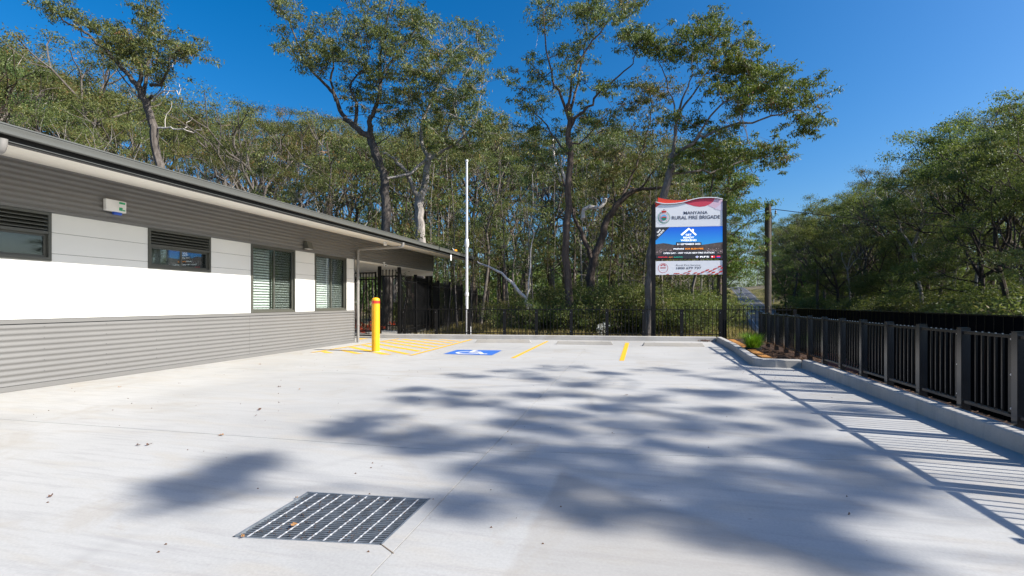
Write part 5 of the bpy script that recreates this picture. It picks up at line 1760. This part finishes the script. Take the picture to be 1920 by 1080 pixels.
# 3. tall centre tree
d = 20
hero('tall_eucalyptus', 'tall straight dark trunked eucalyptus at the centre, right behind the fence', [
    ([(1063, 625, d), (1063, 540, d), (1062, 450, d), (1064, 360, d), (1067, 290, d), (1069, 235, d), (1066, 195, d)], .185, .10),
    ([(1067, 225, d), (1050, 180, d - .2), (1037, 150, d - .3), (1028, 110, d - .4), (1022, 60, d - .5), (1020, 25, d - .6), (1030, 5, d - .6)], .065, .012),
    ([(1067, 215, d), (1078, 175, d + .4), (1090, 120, d + .8), (1098, 80, d + 1), (1100, 40, d + 1), (1112, 0, d + 1)], .07, .012),
    ([(1069, 240, d), (1085, 215, d - .4), (1110, 195, d - .7), (1125, 170, d - .9), (1150, 150, d - 1), (1180, 125, d - 1.2), (1192, 95, d - 1.3), (1215, 70, d - 1.3)], .075, .010),
    ([(1066, 195, d), (1078, 130, d - .5), (1100, 90, d - .6), (1135, 50, d - .8), (1165, 15, d - 1), (1195, -10, d - 1)], .06, .010),
    ([(1066, 290, d), (1040, 262, d + .3), (1015, 225, d + .5), (990, 200, d + .6), (975, 185, d + .6)], .05, .010),
    ([(1067, 270, d), (1095, 260, d + .5), (1125, 230, d + .8), (1150, 205, d + 1)], .045, .010),
    ([(1060, 350, d), (1030, 320, d + .5), (1010, 290, d + .8)], .03, .01)],
    [([(1005, 10), (1040, 5), (1050, 40), (1030, 60), (1010, 45)], 5, d - .8, d), ([(1065, 0), (1205, -10), (1200, 20), (1150, 45), (1110, 50), (1070, 40)], 17, d - 1.4, d + 1.4),
     ([(1040, 60), (1110, 60), (1115, 150), (1070, 170), (1040, 140)], 9, d - 1, d + 1.2), ([(985, 110), (1030, 130), (1040, 190), (1010, 235), (975, 200)], 9, d - .5, d + 1),
     ([(1165, 55), (1230, 55), (1225, 90), (1170, 85)], 5, d - 1.6, d - 1), ([(1070, 160), (1160, 160), (1170, 240), (1080, 260)], 11, d - 1.2, d + 1.2),
     ([(970, 220), (1040, 240), (1060, 330), (1000, 340), (975, 300)], 12, d, d + 1.6)],
    24, M_barkd, M_leaf, .17, 24, .30, 24,
    dead=[([(1063, 350, d + .6), (1050, 310, d + .7), (1042, 280, d + .8), (1035, 270, d + .8)], .07, .03), ([(1020, 30, d), (1010, 50, d), (1005, 90, d)], .012, .005)])

# 4. curved tree with broken limb
d = 22
hero('curved_eucalyptus', 'dark curved eucalyptus bending right towards the sign with a broken pale limb', [
    ([(1098, 610, d), (1104, 560, d), (1107, 520, d), (1112, 488, d), (1128, 450, d), (1136, 418, d), (1150, 392, d), (1170, 372, d), (1190, 356, d)], .23, .12),
    ([(1190, 356, d), (1215, 355, d - .3), (1240, 352, d - .5), (1262, 345, d - .7)], .09, .04),
    ([(1165, 376, d), (1185, 330, d + .3), (1200, 290, d + .4), (1215, 240, d + .6), (1222, 200, d + .8), (1215, 160, d + 1)], .07, .012),
    ([(1155, 388, d), (1150, 340, d + .8), (1165, 290, d + 1), (1185, 235, d + 1.3)], .05, .012),
    ([(1112, 490, d), (1098, 460, d), (1086, 430, d), (1078, 412, d)], .12, .08),
    ([(1078, 412, d), (1070, 380, d + .3), (1058, 340, d + .5), (1042, 290, d + .8), (1040, 262, d + 1)], .07, .02),
    ([(1200, 354, d), (1225, 320, d - .6), (1250, 290, d - .8)], .05, .012)],
    [([(1160, 150), (1250, 160), (1250, 290), (1180, 330), (1140, 280)], 26, d - .5, d + 2), ([(1080, 270), (1160, 280), (1150, 360), (1090, 370)], 10, d, d + 2)],
    25, M_barkd, M_leaf, .18, 22, .34, 25,
    dead=[([(1092, 410, d - .2), (1098, 392, d - .3), (1115, 386, d - .5), (1130, 386, d - .6), (1136, 372, d - .7)], .10, .07), ([(1036, 262, d + 1), (1042, 300, d + .8), (1052, 340, d + .6)], .06, .05)])

# 5. bright green tree over the sign
d = 18.6
hero('overhanging_eucalyptus', 'bright green eucalyptus leaning right above the sign and the road', [
    ([(1212, 640, d), (1218, 560, d), (1222, 480, d), (1236, 400, d), (1250, 345, d), (1257, 315, d), (1262, 290, d)], .21, .12),
    ([(1260, 300, d), (1266, 255, d), (1272, 215, d), (1283, 175, d - .3), (1296, 140, d - .5), (1300, 100, d - .6)], .08, .012),
    ([(1268, 250, d), (1262, 200, d + .3), (1250, 150, d + .6), (1236, 120, d + .8), (1222, 105, d + .9)], .04, .010),
    ([(1262, 292, d), (1290, 275, d - .4), (1325, 252, d - .8), (1370, 232, d - 1), (1410, 228, d - 1.2), (1460, 215, d - 1.4), (1500, 205, d - 1.5), (1515, 225, d - 1.6)], .075, .010),
    ([(1300, 268, d - .5), (1330, 220, d - 1), (1370, 185, d - 1.2), (1420, 160, d - 1.4), (1480, 150, d - 1.6)], .05, .010),
    ([(1275, 210, d), (1310, 160, d + .4), (1340, 110, d + .8), (1350, 60, d + 1)], .05, .010),
    ([(1255, 330, d), (1300, 322, d + .4), (1350, 318, d + .6), (1400, 300, d + .8), (1440, 295, d + .8), (1475, 285, d + .6), (1500, 265, d + .5)], .05, .009)],
    [([(1170, 62), (1230, 60), (1250, 85), (1240, 100), (1190, 95)], 7, d, d + 1),
     ([(1240, 60), (1280, 50), (1340, 25), (1370, 40), (1410, 80), (1420, 130), (1400, 150), (1330, 120), (1290, 115), (1260, 100), (1240, 115)], 34, d - 1.4, d + 1.4),
     ([(1330, 110), (1420, 130), (1440, 180), (1400, 215), (1370, 215), (1330, 170)], 22, d - 1.8, d + 1),
     ([(1420, 130), (1500, 130), (1525, 165), (1520, 195), (1460, 205), (1420, 190)], 18, d - 2, d - .6),
     ([(1500, 195), (1538, 235), (1520, 262), (1500, 245)], 5, d - 1.8, d - 1.2),
     ([(1430, 235), (1472, 245), (1475, 300), (1440, 330), (1430, 300)], 8, d - .2, d + 1),
     ([(1250, 200), (1400, 240), (1400, 300), (1300, 330), (1260, 300)], 18, d - 1, d + 2)],
    26, M_bark, M_leafg, .165, 27, .26, 24)
# 6. tree between the sign and the road
d = 23
hero('roadside_eucalyptus', 'green leafy eucalyptus between the sign and the power pole', [
    ([(1352, 610, d), (1350, 540, d), (1352, 470, d), (1358, 400, d), (1365, 350, d), (1370, 310, d)], .13, .05),
    ([(1352, 470, d), (1385, 430, d - .5), (1415, 405, d - .8)], .04, .01),
    ([(1350, 510, d), (1380, 480, d + .4), (1405, 470, d + .8), (1425, 445, d + 1)], .04, .01),
    ([(1358, 400, d), (1395, 360, d + .4), (1420, 330, d + .6)], .04, .01),
    ([(1352, 560, d), (1372, 528, d - .4), (1396, 518, d - .6)], .03, .01)],
    [([(1300, 260), (1390, 260), (1412, 330), (1418, 400), (1415, 460), (1395, 500), (1368, 530), (1345, 500), (1330, 400), (1290, 330)], 64, d - 2, d + 2)],
    27, M_barkd, M_leafg, .18, 25, .34, 24)
# 7. thin trunks right behind the fence by the sign
for (u0, u1, ub, vt, dd, lab) in ((1240, 1243, 1241, 470, 19.5, 'thin dark leaning trunk seen between the sign posts, left one'), (1302, 1345, 1290, 300, 21, 'slanting pale trunk seen under the right half of the sign')):
    hero('slender_eucalyptus', lab, [([(ub, 620, dd), (u0, 540, dd), ((u0 + u1) / 2, 430, dd), (u1, vt, dd)], .09, .03)],
         [([(u1 - 60, vt - 60), (u1 + 60, vt - 60), (u1 + 50, vt + 60), (u1 - 50, vt + 60)], 10, dd - .8, dd + .8)], 31 + int(vt), M_bark, M_leaf, .17, 22, .3, 24)
# right-hand edge trees rising above the woodland
d = 27
hero('edge_eucalyptus', 'open crowned tree rising at the right edge of the photo above the woodland', [
    ([(1990, 600, d), (1985, 450, d), (1975, 350, d), (1960, 290, d)], .25, .15),
    ([(1960, 290, d), (1920, 300, d), (1890, 318, d), (1850, 305, d), (1825, 290, d)], .07, .012),
    ([(1965, 300, d), (1935, 260, d), (1905, 225, d), (1890, 205, d)], .08, .012),
    ([(1960, 290, d), (1965, 230, d), (1975, 170, d)], .08, .02)],
    [([(1880, 200), (1925, 195), (1990, 150), (2010, 300), (1930, 290), (1895, 250)], 22, d - 1.5, d + 1.5), ([(1810, 262), (1900, 258), (1905, 300), (1850, 315), (1800, 300)], 13, d - 1, d + 1), ([(1795, 310), (1835, 305), (1830, 340), (1800, 340)], 4, d - 1, d + 1)],
    41, M_barkd, M_leafd, .22, 24, .42, 26)
def small_bush(u, v, z, w, h, m, lab, name='flowering_shrub', n=36, per=9, size=.05):
    p = gp(u, v, z); rr_ = random.Random(int(u)); t = Tree(int(u))
    for k in range(n // 4):
        e = V((rr_.gauss(0, w), rr_.gauss(0, w), rr_.uniform(.3, 1) * h))
        t.w.tube([V((0, 0, -.1)), e * .5 + V((0, 0, .04)), e], [.012, .008, .004], 3, cap=False)
        for j in range(4): t.tips.append(e + V((rr_.gauss(0, .06), rr_.gauss(0, .06), rr_.gauss(0, .06))))
    root = thing(name, lab, 'shrub', p)
    inst('stem', t.w.mesh('stem', M_barkd, True), root)
    inst('foliage', leaf_mesh('foliage', t.tips, per, .07, size, m, np.random.RandomState(int(u)), 0, .9, .6), root)
M_blossom = leaf_mat('white_blossom', [(0, (.6, .6, .55)), (1, (.8, .8, .75))], .2, .6, .2, 0)
M_redleaf = leaf_mat('red_leaves', [(0, (.25, .03, .01)), (1, (.5, .10, .02))], .3, .6, .2, 0)
small_bush(1128, 636, -.1, .09, .55, M_blossom, 'small white flowering shrub behind the low fence, middle bay')
small_bush(690, 628, -.05, .5, .55, M_redleaf, 'low red leaved shrub seen through the black gate bars', 'red_shrub', 80, 9, .06)
# fallen pale log leaning over the shrubs, and other dead stems
def dead_stem(pl, r0, r1, lab):
    t = Tree(5); t.limb([at(*p) for p in pl], r0, r1, 8, wob=.03)
    b0 = at(*pl[0])
    me = t.w.mesh('dead_trunk', M_dead, True); me.transform(Matrix.Translation(-b0))
    o = inst('dead_trunk', me); o.location = b0
    return tag(o, lab, 'dead trunk')
dead_stem([(996, 576, 20.5), (985, 560, 20.6), (965, 535, 20.8), (942, 515, 21), (915, 500, 21.3), (895, 490, 21.6)], .10, .03, 'pale fallen trunk slanting down through the bushes right of the flagpole')
dead_stem([(990, 580, 20), (990, 545, 20), (994, 510, 20.1), (996, 470, 20.2), (1000, 430, 20.3)], .045, .02, 'thin upright bleached stem beside the slanting fallen trunk')
# trees beside the car park, out of the frame on the right: their crowns throw the dappled shade
PATCH = [(470, 866, 34), (425, 880, 26), (400, 903, 30), (352, 930, 34), (330, 912, 16),
         (700, 783, 55), (650, 800, 60), (715, 820, 70), (790, 812, 60), (860, 835, 60), (620, 812, 40), (780, 838, 50), (930, 826, 60),
         (780, 730, 50), (860, 738, 50), (835, 755, 60), (910, 757, 50), (980, 742, 50), (760, 748, 30),
         (870, 704, 50), (960, 698, 55), (1050, 690, 50), (1010, 712, 40), (1140, 700, 60), (1240, 694, 50), (1100, 722, 50),
         (1060, 740, 60), (1000, 772, 60), (1080, 785, 70), (1160, 795, 80), (1130, 765, 60), (1250, 780, 80), (1350, 768, 60), (1210, 812, 90), (1320, 800, 70), (1420, 800, 60), (1200, 745, 60),
         (1290, 735, 60), (1380, 742, 60), (1470, 765, 50), (1340, 712, 50), (1000, 800, 60), (1060, 815, 60),
         (880, 878, 60), (950, 900, 70), (850, 945, 50), (1010, 862, 60), (1080, 890, 80), (1160, 915, 90), (1240, 945, 80), (1010, 925, 40), (960, 865, 40),
         (1330, 970, 90), (1420, 1000, 100), (1520, 1015, 80), (1290, 905, 80), (1400, 910, 90), (1500, 895, 80), (1590, 880, 60), (1450, 850, 70), (1550, 835, 60), (1350, 860, 70), (1600, 1050, 80),
         (1100, 960, 50), (1500, 790, 50), (1130, 845, 60), (1180, 870, 50), (1040, 840, 50), (1480, 830, 60), (1560, 850, 60), (1420, 940, 70), (1560, 950, 60), (1620, 845, 50), (1350, 735, 40), (1160, 765, 50), (940, 790, 40), (1430, 720, 50), (1480, 960, 60), (1640, 930, 60), (1400, 690, 40), (1700, 905, 50), (1540, 725, 30), (1610, 770, 40), (1240, 835, 50)]
def shade_trees():
    r = random.Random(99); rsx = np.random.RandomState(99)
    bases = [V((20.5, .6, 0)), V((22.5, 4.2, 0)), V((21.0, 8.2, 0))]
    groups = [[], [], []]
    for (u, v, w) in PATCH:
        g_ = gp(u, v)
        t = r.uniform(21, 26)
        p = g_ - SUN_DIR * t
        d = EYE * F / (v - 567)
        k = 0 if g_.y < 3.6 else (1 if g_.y < 6.3 else 2)
        groups[k].append((p, min(.44, max(.07, w * d / F * (.46 if u < 500 else .76)))))
    for k, (b, pads) in enumerate(zip(bases, groups)):
        b.z = height(b.x, b.y)
        t = Tree(200 + k)
        cen = sum((p for p, _ in pads), V()) / len(pads)
        top = V((cen.x + .8, cen.y, cen.z - 3.2))
        o, rad_ = t.limb([b - V((0, 0, .5)), b + V((0, 0, 3)), b.lerp(top, .6) + V((.3, .2, 0)), top], .26, .15, 8, wob=.05)
        nodes = [(q, rr_) for q, rr_ in zip(o[len(o) // 2:], rad_[len(o) // 2:])]
        pads.sort(key=lambda a_: (a_[0] - top).length)
        tips_, rads_ = [], []
        for q, pr in pads:
            a_, ra = min(nodes, key=lambda nd: (nd[0] - q).length + max(0, nd[0].z - q.z) * 2)
            L = (q - a_).length
            m1 = a_.lerp(q, .5) + V((0, 0, -.08 * L)) + t.rv() * .04 * L
            oo, rr_ = t.limb([a_, m1, q], min(ra * .6, .02 + .01 * L), .012, 5, sub=3)
            nodes += [(oo[-1], .03), (oo[len(oo) // 2], .04)]
            for j in range(5):
                e = q + V((r.gauss(0, .5), r.gauss(0, .42), r.gauss(0, .16))) * pr
                t.w.tube([q, e], [.008, .004], 3, cap=False)
                t.tips.append(e)
        root = thing('shade_eucalyptus', 'tall eucalyptus over the road whose crown shades the ' + ('near', 'middle', 'far')[k] + ' part of the concrete', 'tree', b)
        me = t.w.mesh('trunk', M_bark, True); me.transform(Matrix.Translation(-b)); inst('trunk', me, root)
        cm = leaf_mesh('crown', t.tips, 44, .17, .14, M_leaf, rsx, .2, .5, .32); cm.transform(Matrix.Translation(-b)); inst('crown', cm, root)
shade_trees()

# ------------------------------------------------------------------ power poles and cables
pu = at(1440, 567, 24.0)
pl_ = thing('power_pole', 'round timber power pole standing between the fence and the road', 'power pole', (pu.x, pu.y, -1.7))
zp = EYE + (567 - 383) / F * 24 + 1.7
MB().lathe([(.155, 0), (.145, zp)], n=18).build('shaft', M_poletimber, pl_, smooth=True)
MB().lathe([(.149, zp), (.149, zp + .02)], n=18).build('cap', M_poletimber, pl_)
zi = zp - .28
MB().tube([(.14, 0, zi), (.32, -.05, zi + .02)], .018, 8).build('bracket', M_screw, pl_)
MB().lathe([(.03, zi - .22), (.045, zi - .18), (.03, zi - .14), (.045, zi - .1), (.03, zi - .06)], .33, -.05, 10).build('insulator', M_screw, pl_)
MB().tube([(.33, -.05, zi), (.34, -.05, zi - .3), (.25, -.02, zi - .42), (.16, 0, zi - .38)], .012, 6).build('service_loop', M_blackm, pl_)
MB().tube([(.15, 0, zi - .1), (.17, 0, zi - .5), (.155, 0, zi - 1.2)], .014, 6).build('conduit', M_blackm, pl_)
def pole2(u, v, d, lab, r=.12):
    p = at(u, 567, d); z0 = height(p.x, p.y)
    t = thing('power_pole', lab, 'power pole', (p.x, p.y, z0))
    h_ = ztop_at(u, v, d) - z0
    MB().lathe([(r, -.2), (r * .8, h_)], n=12).build('shaft', M_poletimber, t, smooth=True)
    MB().box(-.6, .6, -.05, .05, h_ - .5, h_ - .4).build('crossarm', M_poletimber, t)
    return V((p.x, p.y, z0 + h_))
p2 = pole2(1533, 505, 62, 'distant timber power pole in front of the woodland right of the road', .16)
def cable(a, b, sag, lab, r=.016):
    pts_ = []
    for i in range(25):
        t = i / 24
        q = V(a).lerp(V(b), t); q.z -= sag * 4 * t * (1 - t)
        pts_.append(q)
    c0 = pts_[0].copy()
    tag(MB().tube([q - c0 for q in pts_], r, 5).build('overhead_cable', M_blackm, loc=c0), lab, 'cable')
top = V((pu.x + .33, pu.y - .05, zi - 1.7))
cable(top, at(2250, 432, 26), .45, 'thick black overhead cable from the near power pole towards the right', .018)
cable(top + V((-.3, 0, 0)), at(1340, 400, 60), .3, 'short service cable running left from the near power pole', .014)
cable(p2 + V((.5, 0, -.4)), at(2150, 415, 34), .9, 'upper thin overhead wire across the woodland', .014)
cable(p2 + V((0, 0, -.4)), at(2150, 432, 34), 1.0, 'middle thin overhead wire across the woodland', .014)
cable(p2 + V((-.5, 0, -.6)), at(2150, 447, 34), 1.1, 'lowest thin overhead wire across the woodland', .014)

# ------------------------------------------------------------------ grass, litter
rs = np.random.RandomState(8)
n = 60000
gx = rs.uniform(-9, 9, n); gy = 17.4 + 45 * rs.uniform(0, 1, n) ** 1.8
keep = [(abs(x - road_x(y)) > 3.7) and not (x < -9 and y < 21) for x, y in zip(gx, gy)]
gx, gy = gx[keep], gy[keep]
gz = np.array([height(x, y) for x, y in zip(gx, gy)]) - .02
tag(inst('dry_grass', blades('dry_grass', np.stack([gx, gy, gz], 1), .34, .022, .8, M_blade, rs, .55)), kind='stuff')
n = 26000
gy = rs.uniform(30, 260, n); sd = np.where(rs.uniform(0, 1, n) < .5, -1, 1)
gx = np.array([road_x(y) for y in gy]) + sd * (3.8 + rs.uniform(0, 7, n))
gz = np.array([height(x, y) for x, y in zip(gx, gy)]) - .02
tag(inst('verge_grass', blades('verge_grass', np.stack([gx, gy, gz], 1), .4, .08, .8, M_blade, rs, .6)), kind='stuff')

def ground_leaf(u, v, s, m, lab, seed):
    r = random.Random(seed)
    p = gp(u, v)
    b = MB()
    n = 9
    vs = [(0, 0, .012)]
    for k in range(n):
        a = 6.28 * k / n; rr_ = s * r.uniform(.45, 1.0) * (1.5 if k % 3 == 0 else 1)
        vs.append((rr_ * math.cos(a), rr_ * .7 * math.sin(a), .004 + r.uniform(0, .018)))
    b.add(vs, [(0, k + 1, (k + 1) % n + 1) for k in range(n)])
    o = b.build('fallen_leaf', m, loc=(p.x, p.y, .001)); o.rotation_euler.z = r.uniform(0, 6)
    return tag(o, lab, 'leaf', 'fallen leaves on the concrete')
for i, (u, v, s, m, lab) in enumerate(((551, 987, .022, M_leafdry, 'curled tan leaf lying on the drain grate'), (556, 936, .014, M_leafdry, 'small rusty leaf on the far left edge of the grate'), (455, 1009, .013, M_leafdry, 'rusty leaf at the near left corner of the grate'),
        (259, 836, .022, M_leafdark, 'dark curled leaf in the left foreground, left of its pair'), (279, 835, .026, M_leafdark, 'dark curled leaf in the left foreground, right of its pair'),
        (487, 769, .03, M_leafdark, 'dark leaf midway across the concrete below the tall windows'), (480, 781, .016, M_leafdark, 'tiny dark crumb of leaf below the mid lot leaf'), (524, 726, .03, M_leafdark, 'dark leaf farther off near the tall windows'),
        (562, 731, .03, M_leafdry, 'thin brown leaf right of the farther dark leaf'), (523, 756, .016, M_leafdark, 'tiny leaf crumb in the middle of the lot'), (415, 817, .028, M_leafdry, 'slim pale leaf on the left joint line'),
        (225, 727, .025, M_leafdry, 'pale brown leaf near the building base'), (487, 684, .03, M_leafdry, 'brown leaf by the wall below the far windows'), (1592, 967, .013, M_leafdark, 'dark speck of leaf in the sun at lower right'),
        (1174, 742, .03, M_leafdark, 'reddish leaf in the tree shade at centre'), (95, 932, .012, M_leafdark, 'dark crumb at the lower left'))):
    ground_leaf(u, v, s, m, lab, i)
# fine grit scattered on the slabs
rl = random.Random(12)
gm = MB()
for _ in range(420):
    if rl.random() < .35: x, y = rl.uniform(1.8, 3.2), rl.uniform(8.5, 10.6)
    else: x, y = rl.uniform(-8.5, 3.1), rl.uniform(1.4, 14)
    if inside(V((x, y, 0)), GR): continue
    s = rl.uniform(.002, .008)
    gm.add([(x - s, y - s, .001), (x + s, y - s * .4, .001), (x + s * .3, y + s, .001), (x, y, .001 + s)], [(0, 1, 3), (1, 2, 3), (2, 0, 3)])
for _ in range(260):    # grit caught on the grate
    s_, t_ = rl.uniform(.03, .97), rl.uniform(.03, .97)
    p = gq(s_, t_, .0) + gc; s = rl.uniform(.0015, .004)
    gm.add([(p.x - s, p.y - s, -.004), (p.x + s, p.y - s, -.004), (p.x, p.y + s, -.004), (p.x, p.y, .002)], [(0, 1, 3), (1, 2, 3), (2, 0, 3)])
tag(gm.build('grit', M_chip), kind='stuff')
# debris heap in the kerb corner
db = MB()
for _ in range(160):
    c = K1 + V((-.35 + rl.gauss(0, .12), -.12 + rl.gauss(0, .10), 0)); l = rl.uniform(.02, .06); a = rl.uniform(0, 6.28)
    z = rl.uniform(.005, .05)
    db.add([(c.x, c.y, z), (c.x + l * math.cos(a), c.y + l * math.sin(a), z + .01), (c.x + l * .5 * math.cos(a + 1), c.y + l * .5 * math.sin(a + 1), z + .02)], [(0, 1, 2)])
tag(db.build('leaf_litter', M_leafdark), kind='stuff')
